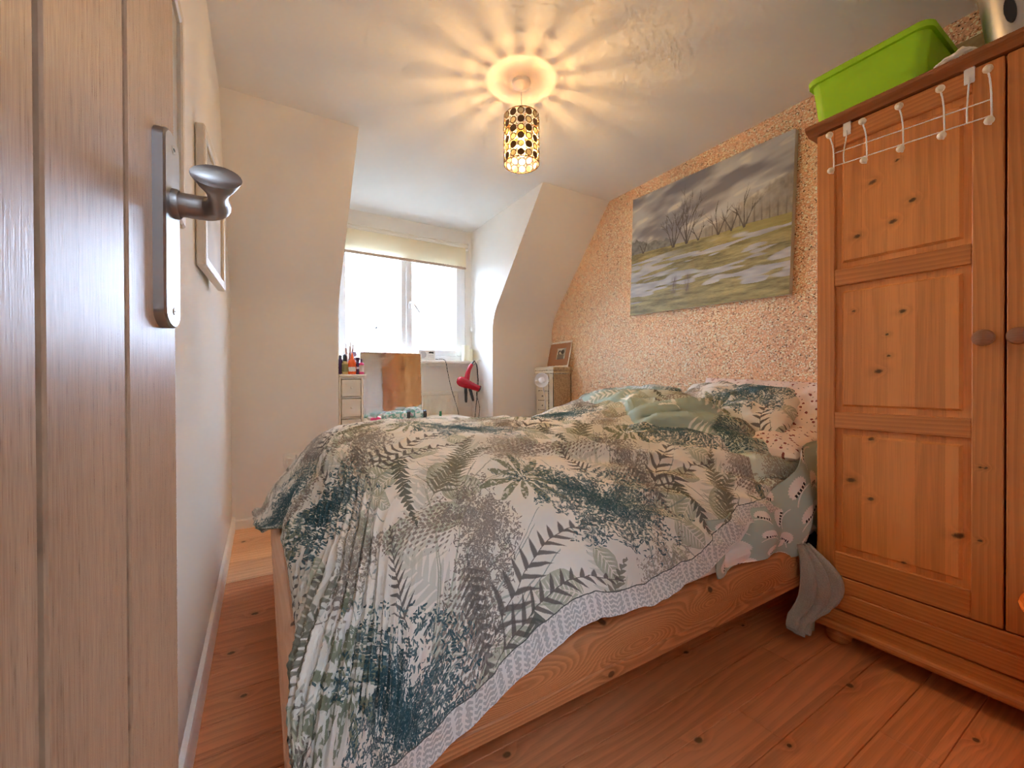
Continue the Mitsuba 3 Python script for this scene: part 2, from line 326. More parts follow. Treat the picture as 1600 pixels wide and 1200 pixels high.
add('plinth', cat(prism(pmold, WY0 - .006, WY1 + .006, 1), box(WX + .03, 2.37, WY1 - .018, WY1 + .004, .06, .128), box(WX + .03, 2.37, WY0 - .004, WY0 + .018, .06, .128)), 'pine_rail', wd, smooth=30)
foot = lathe([(0, 0), (.026, 0), (.036, .008), (.040, .024), (.036, .042), (.027, .052), (.03, .06), (0, .06)], 24)
for x in (WX + .045, 2.32):
    for y in (WY1 - .055, WY0 + .055): add('foot', xf(foot, loc=(x, y, 0)), 'pine_rail', wd)
def raised_panel(y0, y1, z0, z1, inset):
    """panel with a sloped raised field, facing -x"""
    xa, xb, b = WX + .013, WX + .0035, .007
    R = [[(xa, y0, z0), (xa, y1, z0), (xa, y1, z1), (xa, y0, z1)],
         [(xa, y0 + inset - b, z0 + inset - b), (xa, y1 - inset + b, z0 + inset - b), (xa, y1 - inset + b, z1 - inset + b), (xa, y0 + inset - b, z1 - inset + b)],
         [(xb, y0 + inset, z0 + inset), (xb, y1 - inset, z0 + inset), (xb, y1 - inset, z1 - inset), (xb, y0 + inset, z1 - inset)]]
    bk = [(WX + .019, y, z) for _, y, z in R[0]]
    V = np.array(bk + R[0] + R[1] + R[2]); Fc = []
    for s in range(3):
        for j in range(4):
            k = (j + 1) % 4; Fc += [(4 * s + j, 4 * s + k, 4 * s + 4 + k), (4 * s + j, 4 * s + 4 + k, 4 * s + 4 + j)]
    Fc += [(12, 13, 14), (12, 14, 15), (0, 2, 1), (0, 3, 2)]
    m = trimesh.Trimesh(V, Fc, process=False); m.fix_normals(); return m
def door(y0, y1, knob_y, hinges):
    dk = (wd + '__door') if not any(k.startswith(wd + '__door__') for k in scene) else wd + '__door_001'
    sl, sr = (.055, .0615) if hinges else (.0615, .055)
    a, b = y1 - sl, y0 + sr
    add('stile', cbox(WX, WX + .021, a, y1, .2565, 1.845, .0025), 'pine_upright', dk, smooth=False)
    add('stile', cbox(WX, WX + .021, y0, b, .2565, 1.845, .0025), 'pine_upright', dk, smooth=False)
    for z0, z1 in ((.2565, .338), (.779, .838), (1.285, 1.345), (1.780, 1.845)):
        add('rail', cbox(WX + .0004, WX + .0205, b, a, z0, z1, .0025), 'pine_rail', dk, smooth=False)
    for z0, z1 in ((.335, .782), (.835, 1.288), (1.342, 1.783)):
        add('panel', raised_panel(b - .004, a + .004, z0, z1, .030), 'pine_panel', dk, smooth=False)
    kn = lathe([(0, 0), (.011, 0), (.010, .008), (.013, .014), (.0215, .020), (.0235, .026), (.020, .033), (.010, .037), (0, .038)], 28)
    kn.apply_transform(trimesh.transformations.euler_matrix(0, -np.pi / 2, 0)); kn.apply_translation((WX, knob_y, 1.068))
    plab(add('knob', kn, 'knob_wood', dk), 'dark turned wooden knob')
    if hinges:
        for z in (.45, 1.07, 1.70): add('hinge', cat(cbox(WX + .016, WX + .03, y1 + .0005, y1 + .0065, z - .024, z + .024, .002)), 'brass', dk)
    return dk
mat('knob_wood', wood_fn('yzx', (0.30, 0.13, 0.06), (0.17, 0.06, 0.025), rand_knots=False, ringf=160), rough=0.28, spec=0.5)
d1 = door(.2925, .7455, .326, True)
d2 = door(-.180, .2875, .262, False)
add('drawer', cat(cbox(WX + .001, WX + .02, WY0 + .006, WY1 - .004, .200, .2525, .002), cbox(WX + .005, WX + .02, WY0 + .006, WY1 - .004, .192, .202, .001), cbox(WX + .001, WX + .02, WY0 + .006, WY1 - .004, .134, .195, .003)), 'pine_rail', wd, smooth=False)

mat('hook_white', (0.82, 0.80, 0.76), rough=0.35); mat('cream_ceramic', (0.85, 0.76, 0.58), rough=0.25)
def hook_rack(ys, name_label, yb, dz=0.0):
    hk = thing('hook_rack', name_label, 'hook rack')
    ya, yz = ys[0], ys[-1]; zz = lambda y: dz + (y - .304) / (.681 - .304) * .024
    for i, y in enumerate(yb):
        add('bracket', cat(cbox(WX - .0035, WX - .0015, y - .011, y + .011, 1.805, 1.8495, .0004), cbox(WX - .0035, WX + .022, y - .011, y + .011, 1.8472, 1.8492, .0004)), 'hook_white', hk)
        add('bracket_rod', tube(smooth_path([(WX - .006, y, 1.822), (WX - .010, y, 1.79), (WX - .022, y, 1.735 + zz(y)), (WX - .024, y, 1.68 + zz(y))], 5), .0022, 6), 'hook_white', hk)
    for z in (1.724, 1.679):
        add('wire', tube([(WX - .028, ya, z + zz(ya)), (WX - .028, yz, z + zz(yz))], .0017, 6), 'hook_white', hk)
    for y in ys:
        z = zz(y)
        h = add('hook', tube(smooth_path([(WX - .056, y + .002, 1.79 + z * .3), (WX - .045, y, 1.768 + z * .5), (WX - .034, y, 1.738 + z), (WX - .031, y, 1.715 + z), (WX - .031, y, 1.665 + z), (WX - .036, y, 1.653 + z), (WX - .048, y, 1.655 + z)], 6), .0024, 6), 'hook_white', hk)
        for q in ((WX - .058, y + .002, 1.797 + z * .3), (WX - .053, y, 1.657 + z)):
            b = trimesh.creation.icosphere(2, 1.0); b.apply_scale((.0125, .0105, .0105)); b.apply_translation(q)
            add('ball', b, 'cream_ceramic', h, smooth=True)
    return hk
hook_rack([.681, .588, .496, .404, .311], 'white wire hook rack with cream balls over the wardrobe door next to the cork wall', (.653, .359))
hook_rack([.16, .07, -.02, -.11], 'white wire hook rack over the wardrobe door past the seam, seen only in the mirror', (.13, -.08))

# things on top of the wardrobe
ZT = 1.8845
def tub(x0, x1, y0, y1, z0, z1, flare, r, th, n=10):
    def ring(z, f, off):
        A = []
        for cx, cy, a0 in ((x1 + f - r, y1 + f - r, 0), (x0 - f + r, y1 + f - r, 90), (x0 - f + r, y0 - f + r, 180), (x1 + f - r, y0 - f + r, 270)):
            for t in np.radians(np.linspace(a0, a0 + 90, n)): A.append((cx + (r - off) * np.cos(t), cy + (r - off) * np.sin(t), z))
        return np.array(A)
    rings = [ring(z0, -r * .3, 0) , ring(z0 + .006, 0, 0), ring(z1 - .022, flare * .9, 0), ring(z1 - .021, flare + .008, 0), ring(z1 - .004, flare + .010, 0), ring(z1, flare + .007, 0), ring(z1 - .001, flare - .003, 0), ring(z0 + .01, -th, 0)]
    N = len(rings[0]); V = np.concatenate(rings + [[rings[0].mean(0)], [rings[-1].mean(0)]]); Fc = []
    for s in range(len(rings) - 1):
        for j in range(N):
            k = (j + 1) % N; Fc += [(s * N + j, s * N + k, (s + 1) * N + k), (s * N + j, (s + 1) * N + k, (s + 1) * N + j)]
    for j in range(N):
        k = (j + 1) % N; Fc += [(len(V) - 2, k, j), (len(V) - 1, (len(rings) - 1) * N + j, (len(rings) - 1) * N + k)]
    m = trimesh.Trimesh(V, Fc, process=False); return m
mat('green_plastic', (0.33, 0.62, 0.015), rough=0.38, spec=0.45)
tag(add('storage_crate', tub(WX + .045, 2.10, .470, .765, ZT, 2.077, .018, .035, .004), 'green_plastic', smooth=30), 'bright lime green plastic storage crate on top of the wardrobe', 'storage crate')
mat('brushed_steel', (0.56, 0.53, 0.49), rough=0.36, metal=1.0)
bn = thing('metal_bin', 'silver metal bin with a dark handle slot on top of the wardrobe', 'bin')
add('body', xf(tub(-.11, .12, -.14, .112, 0, .32, .035, .07, .003, 14), loc=(WX + .16, .23, ZT)), 'brushed_steel', bn, smooth=30)
sl = [(.012 * np.cos(t), .034 * np.sin(t) + .01 * np.cos(t)) for t in np.linspace(0, 2 * np.pi, 24, endpoint=False)]
s_ = prism(sl, -.006, .006, 0); s_.apply_transform(trimesh.transformations.euler_matrix(0, math.radians(-5.3), 0)); s_.apply_translation((WX + .040, .289, 1.982))
add('handle_slot', s_, 'black_plastic', bn)
def crumple(pts, r, seed, amp, lvl=3, sc=(1, 1, 1)):
    m = trimesh.creation.icosphere(lvl, 1.0); v = m.vertices * np.array(sc)
    q = meshkit.fbm(v * 2.2 / max(sc) * 1.3, 3, seed) - .5
    m.vertices = v * (1 + amp * q[:, None]) + np.array(pts); return m
mat('paper_white', (0.78, 0.74, 0.64), rough=0.7)
tag(add('paper_bag', crumple((WX + .03, .395, ZT + .022), 1, 5, 1.3, 3, (.030, .045, .020)), 'paper_white', smooth=False), 'crumpled white paper bag on the wardrobe beside the green crate', 'paper bag')
mat('brown_card', lambda p, n, uv: mix((0.30, 0.21, 0.10), (0.42, 0.33, 0.18), noise(p.y * 120, p.z * 120, p.x * 120)), rough=0.8)
bx = thing('cardboard_box', 'speckled brown cardboard box behind the green crate and metal bin', 'box')
add('body', cbox(2.13, 2.34, .36, .62, ZT, ZT + .26, .003), 'brown_card', bx)
add('tape', cbox(2.127, 2.131, .43, .50, ZT + .10, ZT + .118, .0005), 'black_plastic', bx)
mat('orange_plastic', (0.95, 0.20, 0.02), rough=0.3)
ob = thing('waste_bin', 'orange plastic bin on the floor in front of the wardrobe drawer', 'bin')
add('body', xf(lathe([(0, 0), (.115, 0), (.122, .01), (.152, .42), (.152, .432), (.143, .425), (.115, .02), (0, .012)], 40), loc=(1.555, .070, 0)), 'orange_plastic', ob)
add('rim', xf(lathe([(.150, .418), (.160, .418), (.163, .427), (.160, .436), (.150, .436)], 40), loc=(1.555, .070, 0)), 'orange_plastic', ob)

# ------------------------------------------------------------------ painting on the cork wall
PC, PW, PH, PR_ = (1.654, 1.8400), 1.092, .8435, .0355
def tri_(q): return dr.abs(q - dr.floor(q) - .5) * 2
def painting_fn(p, n, uv):
    u, v = uv.x, uv.y
    # sky: slanting grey cloud bands with pale breaks
    s = v - 0.24 * u
    c1 = fbm(u * 4.2 + s * 1.5, s * 10.5, 3.0, octaves=3); c2 = fbm(u * 9 + 3.1, s * 24 + 1.7, 5.0, octaves=2)
    sky = mix((0.20, 0.20, 0.225), (0.47, 0.48, 0.47), smoothstep(0.32, 0.68, c1 + (v - .8) * .35))
    sky = mix(sky, (0.66, 0.64, 0.56), smoothstep(0.52, 0.70, c2) * smoothstep(0.45, 0.6, c1) * 0.8)
    sky = mix(sky, (0.50, 0.45, 0.33), smoothstep(0.66, 0.52, v) * (0.35 + 0.3 * noise(u * 9, v * 12)))
    # ground
    h = 0.505 + 0.02 * noise(u * 5, 1.0) - 0.012 * u
    g1 = fbm(u * 8, v * 46, 1.0, octaves=3); g2 = noise(u * 60, v * 190)
    gr = mix((0.17, 0.15, 0.055), (0.47, 0.41, 0.18), dr.clip(g1 * 1.3 - .25 + .3 * (g2 - .5), 0, 1))
    gr = mix(gr, (0.30, 0.27, 0.06), smoothstep(0.55, 0.8, u) * smoothstep(.34, .46, v) * .6)
    def water(vc, wd_, thr, sl): return smoothstep(thr, thr + .1, fbm(u * 5 + vc * 9, (v - sl * u) * 30, 7.0, octaves=2) + .42 * dr.exp(-dr.square((v - vc - sl * u) / wd_)) - .2)
    wt = dr.maximum(water(.20, .060, .47, .02), dr.maximum(water(.335, .016, .52, .10), water(.435, .014, .48, .03) * smoothstep(.45, .2, u)))
    wt *= smoothstep(.05, .10, v) * smoothstep(.475, .45, v)
    gr = mix(gr, mix((0.34, 0.36, 0.40), (0.56, 0.57, 0.57), noise(u * 16, v * 60)), wt * .9)
    gr = mix(gr, (0.14, 0.10, 0.11), smoothstep(.03, .0, dr.minimum(dr.abs(u - .345), dr.abs(u - .44)) ) * smoothstep(.11, .14, v) * smoothstep(.28, .24, v) * noise(u * 120, v * 30) * .9)
    col = dr.select(v > h, sky, gr)
    # far tree masses
    t1 = h + .035 + .075 * noise(u * 16, 2.0) * smoothstep(.36, .0, u) + .03 * noise(u * 50, 3.0)
    col = mix(col, mix((0.10, 0.105, 0.095), (0.24, 0.25, 0.22), noise(u * 70, v * 60)), smoothstep(.004, -.004, v - t1) * smoothstep(h - .006, h, v) * smoothstep(.36, .33, u) * .85)
    t2 = h + .015 + .17 * smoothstep(.5, 1.0, u) + .045 * noise(u * 14, 4.0) + .05 * fbm(u * 55, v * 38, 5.0, octaves=2)
    tm = smoothstep(.022, -.022, v - t2) * smoothstep(h - .008, h + .002, v) * smoothstep(.50, .58, u)
    col = mix(col, mix((0.15, 0.125, 0.09), (0.37, 0.34, 0.27), fbm(u * 60, v * 30, 2.0, octaves=2)), tm * (.45 + .5 * fbm(u * 30, v * 16, 8.0, octaves=2)))
    col = mix(col, (0.12, 0.10, 0.07), tm * smoothstep(.30, .12, tri_(u * 26 + .3 * noise(u * 9, v * 3))) * smoothstep(h + .16, h, v) * .55)
    # bare trees
    def trunk(u0, v0, u1, v1, w0):
        nonlocal col
        du, dv = u1 - u0, v1 - v0; L2 = du * du + dv * dv * .6
        t = dr.clip(((u - u0) * du + (v - v0) * dv * .6) / L2, 0, 1)
        q = dr.sqrt(dr.square(u - u0 - du * t) + .6 * dr.square(v - v0 - dv * t))
        col = mix(col, (0.085, 0.07, 0.055), smoothstep(w0 * (.95 - t * .75), w0 * .3 * (1 - t), q) * (.9 - .35 * t))
    for a, lst in tree_lines: 
        for l in lst: trunk(*[float(q) for q in l], a)
    return col
tr_rng = np.random.default_rng(3); tree_lines = [(.0075, []), (.0040, []), (.0026, [])]
def grow(u, v, ang, L, lvl, lim):
    eu, ev = u + L * .72 * math.sin(ang), v + L * math.cos(ang); tree_lines[lvl][1].append((u, v, eu, ev))
    if lvl < lim:
        for i in range(3 if lvl == 0 else 2):
            t = tr_rng.uniform(.45, .95); grow(u + t * (eu - u), v + t * (ev - v), ang + tr_rng.choice([-1, 1]) * tr_rng.uniform(.2, .5), L * tr_rng.uniform(.42, .6), lvl + 1, lim)
for u0, hgt, n_, lim in ((.335, .22, 4, 2), (.425, .28, 6, 2), (.50, .13, 2, 1), (.625, .19, 3, 1), (.70, .18, 2, 1), (.77, .22, 3, 1), (.10, .10, 2, 1)):
    for i in range(n_):
        a = (i / (n_ - 1) - .5) * .95 + tr_rng.normal(0, .05); grow(u0 + tr_rng.normal(0, .003), .495 + (.02 if u0 < .2 else 0), a, hgt * (1 - .3 * abs(a)), 0, lim)
mat('painted_canvas', painting_fn, rough=0.5, spec=0.4, bump=lambda p, n, uv: noise(p.y * 700, p.z * 700, 0.0) * 0.0002, eps=5e-4)
mat('canvas_edge', (0.50, 0.50, 0.46), rough=0.8)
pt = thing('painting', 'unframed landscape painting of bare trees and flooded fields on the cork wall', 'painting')
def on_wall(m): m = m.copy(); m.apply_transform(trimesh.transformations.rotation_matrix(PR_, [1, 0, 0])); m.apply_translation((XR, *PC)); return m
V = np.array([(-.0345, PW / 2, -PH / 2), (-.0345, -PW / 2, -PH / 2), (-.0345, -PW / 2, PH / 2), (-.0345, PW / 2, PH / 2)])
fm = trimesh.Trimesh(V, [[0, 2, 1], [0, 3, 2]], process=False)
add('canvas', on_wall(fm), 'painted_canvas', pt, smooth=False, uv=np.array([(0, 0), (1, 0), (1, 1), (0, 1.0)]))
add('stretcher', on_wall(cbox(-.034, -.001, -PW / 2, PW / 2, -PH / 2, PH / 2, .002)), 'canvas_edge', pt)

# ------------------------------------------------------------------ bed
bd = thing('bed', 'low pine bed frame with thick rounded rails under the leaf print duvet', 'bed')
RY0, RY1, RZ0, RZ1 = .775, .845, .19, .325
def rail_profile(o0, o1, z0, z1, sgn=1):
    """rounded plank: strip below, bulging face above; o0 outer, o1 inner"""
    P = [(o1, z0), (o0 + sgn * .004, z0), (o0 + sgn * .002, z0 + .003), (o0 + sgn * .001, z0 + .036), (o0 + sgn * .005, z0 + .039)]
    for t in np.linspace(0, np.pi / 2, 9): P.append((o0 + sgn * (.004 - .004 * math.sin(2 * t) + .034 * (1 - math.cos(t))), z0 + .040 + (z1 - z0 - .040) * math.sin(t)))
    P += [(o1 - sgn * .012, z1), (o1, z1 - .01)]
    return P
add('side_rail', prism(rail_profile(RY0, RY1, RZ0, RZ1), .04, 2.30, 0), 'bed_pine_long', bd, smooth=25)
add('side_rail', prism(rail_profile(2.43, 2.36, RZ0, RZ1, -1), .04, 2.30, 0), 'bed_pine_long', bd, smooth=25)
def fr(o0, o1, z0, z1): return rail_profile(o0, o1, z0, z1)
add('foot_rail', prism([(x, z) for x, z in fr(.032, .112, RZ0, .345)], .775, 2.43, 1), 'bed_pine_foot', bd, smooth=25)
add('head_rail', cbox(2.27, 2.33, .80, 2.41, .19, .40, .01), 'bed_pine_foot', bd)
for x in (.075, 2.2):
    for y in (.86, 2.33): add('leg', cbox(x, x + .07, y - .035, y + .035, 0, .235, .006), 'bed_pine_foot', bd)
add('slat_base', cbox(.10, 2.28, .84, 2.37, .235, .255, .002), 'bed_pine_long', bd)
mat('cotton_white', (0.82, 0.79, 0.75), rough=0.9, spec=0.1)
def rman(x0, x1, y0, y1, z0, z1, r):
    S = manifold3d.Manifold.sphere(r, 16)
    return manifold3d.Manifold.batch_hull([S.translate((x, y, z)) for x in (x0 + r, x1 - r) for y in (y0 + r, y1 - r) for z in (z0 + r, z1 - r)])
mt_ = (rman(.115, 2.26, .848, 2.355, .257, .50, .045) + rman(.125, 2.26, .795, 2.38, .330, .405, .036)).to_mesh()
tag(add('mattress', trimesh.Trimesh(mt_.vert_properties[:, :3], mt_.tri_verts, process=False), 'cotton_white', smooth=40), 'white mattress showing as a sliver above the pine side rail', 'mattress')

# ---- leaf print (fabric coordinates in metres)
Lm = [[.72, -.17], [.18, .66]]; Li = np.linalg.inv(np.array(Lm)).tolist()
def tri(q): return dr.abs(q - dr.floor(q) - .5) * 2
def local(x, y, cx, cy, ang, mid=0.0):
    mx, my = mid * math.cos(math.radians(ang)), mid * math.sin(math.radians(ang)); dx, dy = x - cx - mx, y - cy - my
    f, g = Li[0][0] * dx + Li[0][1] * dy, Li[1][0] * dx + Li[1][1] * dy
    f, g = f - dr.round(f), g - dr.round(g)
    dx, dy = Lm[0][0] * f + Lm[0][1] * g + mx, Lm[1][0] * f + Lm[1][1] * g + my
    c, s = math.cos(math.radians(ang)), math.sin(math.radians(ang))
    return c * dx + s * dy, c * dy - s * dx
def fern(x, y, cx, cy, ang, L, W, n, bend=0.0, fine=0.0, fat=.88):
    u, v = local(x, y, cx, cy, ang, L * .5); un = dr.clip(u / L, 0, 1)
    v = v - bend * L * un * un
    l = W * dr.power(1 - un * .97, .75) * smoothstep(0, .14, un); av = dr.abs(v)
    r = av / dr.maximum(l, 1e-4)
    k = tri((u - av * .62) / (L / n) + dr.select(v > 0, .25, 0.0))
    hw = fat * (1 - r * r * .9)
    if fine: hw = hw - .65 * smoothstep(.35, .65, tri(av / fine))
    m = smoothstep(-.05, .18, hw - k) * dr.select((r < 1) & (u > 0) & (u < L), 1.0, 0.0)
    return dr.maximum(m, smoothstep(.0016, .0008, av) * dr.select((u > -.02) & (u < L), 1.0, 0.0))
def leaf(x, y, cx, cy, ang, L, W):
    """(mask, vein) of a broad leaf"""
    u, v = local(x, y, cx, cy, ang, L * .5); un = dr.clip(u / L, 0.001, .999); av = dr.abs(v)
    prof = W * dr.power(dr.sin(math.pi * dr.power(un, .75)), .8)
    on = smoothstep(0, .0015, prof - av) * dr.select((u > 0) & (u < L), 1.0, 0.0)
    vein = smoothstep(.55, .8, tri((u - av * .8) / .014)) * smoothstep(prof * .95, prof * .3, av); vein = dr.maximum(vein, smoothstep(.0018, .001, av))
    return on, vein * on
def clump(x, y, cx, cy, ang, R, q, seed, size=.0085):
    """cloud of tiny leaves, dense in the middle; (mask, shade)"""
    u, v = local(x, y, cx, cy, ang); r = dr.sqrt(dr.square(u / q) + v * v) / R; th = dr.atan2(v, u / q)
    dens = 1.25 - 1.15 * r + .75 * (noise(th * 5 + 40, r * 3, seed) - .5) + .5 * (noise(u * 38, v * 38, seed + 5.0) - .5)
    m, sh = mi.Float(0), mi.Float(0)
    for k, a in enumerate((20, 62, -28, 105)):
        c, s = math.cos(math.radians(a)), math.sin(math.radians(a)); U_, V_ = (c * u + s * v) / (size * 1.5), (c * v - s * u) / (size * .62)
        i = dr.floor(U_); V_ = V_ + cell_rand(i, seed, k + 3.0); j = dr.floor(V_)
        e = dr.square((U_ - i - .5) / .52) + dr.square((V_ - j - .5) / (.30 + .2 * cell_rand(i, j, seed + k)))
        on = smoothstep(1.0, .7, e) * dr.select(cell_rand(i, j, seed + 20.0 + k) < dens * .62, 1.0, 0.0)
        sh = dr.select(on > m, cell_rand(i, j, seed + 40.0 + k), sh); m = dr.maximum(m, on)
    return m, sh
def palmate(x, y, cx, cy, ang, R, n):
    u, v = local(x, y, cx, cy, ang); r = dr.sqrt(u * u + v * v) / R; th = dr.atan2(v, u)
    q = th / (2 * math.pi) * n; i = dr.floor(q); k = dr.abs(q - i - .5) * 2; len_ = .65 + .35 * cell_rand(i, 1.0, n)
    rr = r / len_; w = .95 * dr.power(dr.maximum(1 - rr, 0), .55) * smoothstep(-.15, .4, rr) + .05 * tri(r * 14)
    on = smoothstep(0, .10, w - k) * dr.select(rr < 1, 1.0, 0.0)
    return on * (1 - .75 * smoothstep(.62, .75, noise(u * 160, v * 160, 3.0)))
def blades(x, y, cx, cy, ang, L, n, spread):
    u, v = local(x, y, cx, cy, ang, L * .5); m = mi.Float(0)
    for i in range(n):
        a = (i / (n - 1) - .5) * spread; bb = 1.6 * a * (1 if i % 2 else .5)
        w = v - a * u - bb * u * u / L
        m = dr.maximum(m, smoothstep(.0038, .0018, dr.abs(w)) * dr.select((u > 0.01) & (u < L * (.7 + .3 * ((i * 7) % 5) / 5)), 1.0, 0.0))
    return m
TEAL, INK, OLIVE, SAGE, TAUPE, PALE = (.032, .078, .092), (.125, .112, .098), (.17, .19, .115), (.36, .38, .28), (.24, .20, .165), (.50, .50, .43)
def leaf_print(x, y, ground):
    x = x + .006 * noise(x * 9, y * 9, 1.0); g = mi.Color3f(ground)
    col = mix(g, (.62, .62, .55), .5 * smoothstep(.48, .7, noise(x * 6, y * 6, 8.0)))
    def put(c, m, a=.92):
        nonlocal col
        col = mix(col, c, dr.clip(m, 0, 1) * a)
    for a in ((.10, .22, 60, .30, .10, 12), (-.10, -.36, 100, .26, .10, 11), (.20, .05, 120, .28, .10, 12), (-.34, .34, 200, .28, .10, 11)): put(PALE, fern(x, y, *a), .7)
    for a in ((-.42, -.26, 190, .15, .050), (-.22, -.25, 150, .15, .048), (-.20, -.34, 215, .17, .056), (-.30, -.44, -30, .15, .052), (-.38, -.52, -20, .13, .046), (-.13, -.14, -70, .11, .036), (.26, -.04, -40, .13, .040), (.20, -.14, -60, .13, .044), (.33, -.12, 200, .12, .040), (-.06, .34, 70, .13, .040), (.02, .30, 20, .12, .036)):
        m, vn = leaf(x, y, *a); put(SAGE, m, .82); put(ground, vn, .8)
    put((.22, .27, .24), blades(x, y, .04, -.03, -35, .34, 11, 2.0), .75); put((.27, .30, .22), blades(x, y, .10, .04, 20, .30, 9, 1.7), .65); put((.25, .26, .20), blades(x, y, -.45, .12, 60, .28, 8, 1.4), .6)
    m, b = clump(x, y, -.42, .02, 78, .105, 2.0, 3.0, .0075); put(mix(TAUPE, INK, .3 + .7 * b), m, .85)
    m, b = clump(x, y, -.12, .36, 40, .10, 1.6, 9.0, .007); put(mix(TAUPE, (.30, .27, .2), b), m, .8)
    for a in ((-.46, .10, 165, .30, .10, 16, .12, .011), (-.44, -.06, 205, .28, .10, 15, .1, .011), (-.48, -.14, 235, .24, .08, 14, .1, .010), (-.26, .30, 15, .30, .09, 16, -.1, .011)): put(TAUPE, fern(x, y, *a), .9)
    for a in ((-.50, .20, 40, .34, .075, 17, -.2), (-.40, .26, 60, .28, .06, 15, -.2)): put((.17, .165, .115), fern(x, y, *a), .85)
    for a in ((-.47, -.20, 38, .44, .080, 13, -.42, 0, .52), (-.46, -.24, 22, .36, .070, 12, -.40, 0, .52), (.05, .14, 95, .22, .05, 11, -.2, 0, .55)): put(INK, fern(x, y, *a), .92)
    put((.10, .11, .085), fern(x, y, -.36, -.20, 255, .34, .040, 17, .12, 0, .95), .9); put(INK, fern(x, y, .24, .16, 262, .30, .045, 16, .1, 0, .8), .8)
    put(OLIVE, palmate(x, y, -.20, .14, 160, .165, 11), .9)
    put((.15, .19, .15), fern(x, y, -.06, .06, 120, .22, .06, 16, .1, .009), .9)
    m, b = clump(x, y, .0, .0, -38, .165, 1.5, 1.0, .009); put(mix(TEAL, (.13, .20, .20), b * b), m, .95)
    m, b = clump(x, y, -.02, .02, -38, .075, 1.6, 21.0, .010); put(TEAL, m, .9)
    return col
def fern_strip(x, y, w, seed):
    """small fronds side by side standing on y = 0"""
    i = dr.floor(x / w); u = y / .056; v = (x / w - i - .5) * 2 + .5 * (cell_rand(i, seed, 1.0) - .5) * u; av = dr.abs(v)
    l = .95 * dr.power(dr.maximum(1 - u, 0), .7); k = tri(u * 5 - av * .8 + cell_rand(i, seed, 2.0))
    return smoothstep(0, .2, .75 - k - .3 * av) * dr.select((av < l) & (u > 0), 1.0, 0.0)
def duvet_fn(p, n, uv):
    x, y = uv.x, uv.y
    col = leaf_print(x - .50, y - .13, (0.76, 0.715, 0.64))
    # woven border along the near hem
    y = y + .02 * (noise(x * 7, 2.0) - .5); bd_ = smoothstep(.062, .058, y); k = tri((x + y * .6) / .022) - .1; k2 = tri((x - y * .6) / .022) - .1
    fr_ = dr.maximum(fern_strip(x, y, .020, 0.0), fern_strip(x + .011, .062 - y, .024, 5.0)); col = mix(col, mix((0.72, 0.69, 0.65), (0.40, 0.40, 0.375), fr_ * .85), bd_)
    return mix(col, (0.10, 0.11, 0.10), smoothstep(.0018, .0008, dr.abs(y - .060)))
def weave(p, n, uv): return (tri(uv.x / .0085) * tri(uv.y / .0085)) * .0009
scene['duvet_print'] = {'type': 'twosided', 'bsdf': {'type': 'bumpmap', 'tex': proc(weave, eps=8e-4), 'scale': 1.0, 'bsdf': {'type': 'diffuse', 'reflectance': proc(duvet_fn)}}}
matte('sage_print', lambda p, n, uv: leaf_print_light(uv.x, uv.y))
def leaf_print_light(x, y):
    col = leaf_print(x + .1, y - .2, (0.52, 0.57, 0.50)); patch = smoothstep(.46, .56, noise(x * 4.5, y * 4.5, 6.0))
    c2 = mi.Color3f(0.34, 0.42, 0.36)
    for a in ((0, 0, 30, .28, .09, 10), (.25, .2, 140, .28, .09, 9), (-.2, .25, -40, .28, .1, 10), (.1, -.25, 80, .26, .08, 9), (-.25, -.1, 200, .26, .08, 10), (.3, -.1, 60, .26, .09, 9)): c2 = mix(c2, (.76, .75, .70), fern(x, y, *a, 0, 0, .6) * .85)
    return mix(col, c2, patch)
matte('pillow_teal', lambda p, n, uv: leaf_print(uv.x - .10, uv.y + .12, (0.76, 0.715, 0.64)))
def ditsy(p, n, uv):
    a, b, r = voronoi(uv.x * 30, uv.y * 30)
    col = mix((0.80, 0.66, 0.58), (0.26, 0.075, 0.06), smoothstep(.20, .15, a) * dr.select(r > .35, 1.0, 0.0))
    a2, b2, r2 = voronoi(uv.x * 55 + 3.3, uv.y * 55)
    return mix(col, (0.34, 0.25, 0.20), smoothstep(.20, .14, a2) * dr.select(r2 > .72, 1.0, 0.0))
matte('ditsy_print', ditsy)
def crane(p, n, uv):
    x, y = uv.x, uv.y; col = mi.Color3f(0.42, 0.50, 0.43)
    i, j = dr.floor(x / .115), dr.floor(y / .10 + .5 * (i_ := dr.floor(x / .115)))
    cx, cy = (i + .5) * .115, (j + .5 - .5 * i) * .10
    an = (cell_rand(i, j, 1.0) - .5) * 1.6; u = (x - cx) * dr.cos(an) + (y - cy) * dr.sin(an); v = (y - cy) * dr.cos(an) - (x - cx) * dr.sin(an)
    r = dr.sqrt(u * u * .6 + dr.square(v)); th = dr.atan2(v, u)
    wing = smoothstep(.034, .031, r + .004 * tri(th * 3.5)) * dr.select(v > -.012, 1.0, 0.0)
    col = mix(col, (.80, .77, .72), wing)
    col = mix(col, (.035, .035, .035), dr.select((v > -.012) & (v < -.002), 1.0, 0.0) * smoothstep(.03, .027, dr.abs(u)) * smoothstep(.3, .5, tri(u / .012)) )
    neck = smoothstep(.0035, .002, dr.abs(v + .014 + u * u * 10)) * dr.select(dr.abs(u) < .048, 1.0, 0.0)
    return mix(col, (.74, .72, .67), neck)
matte('crane_print', crane)

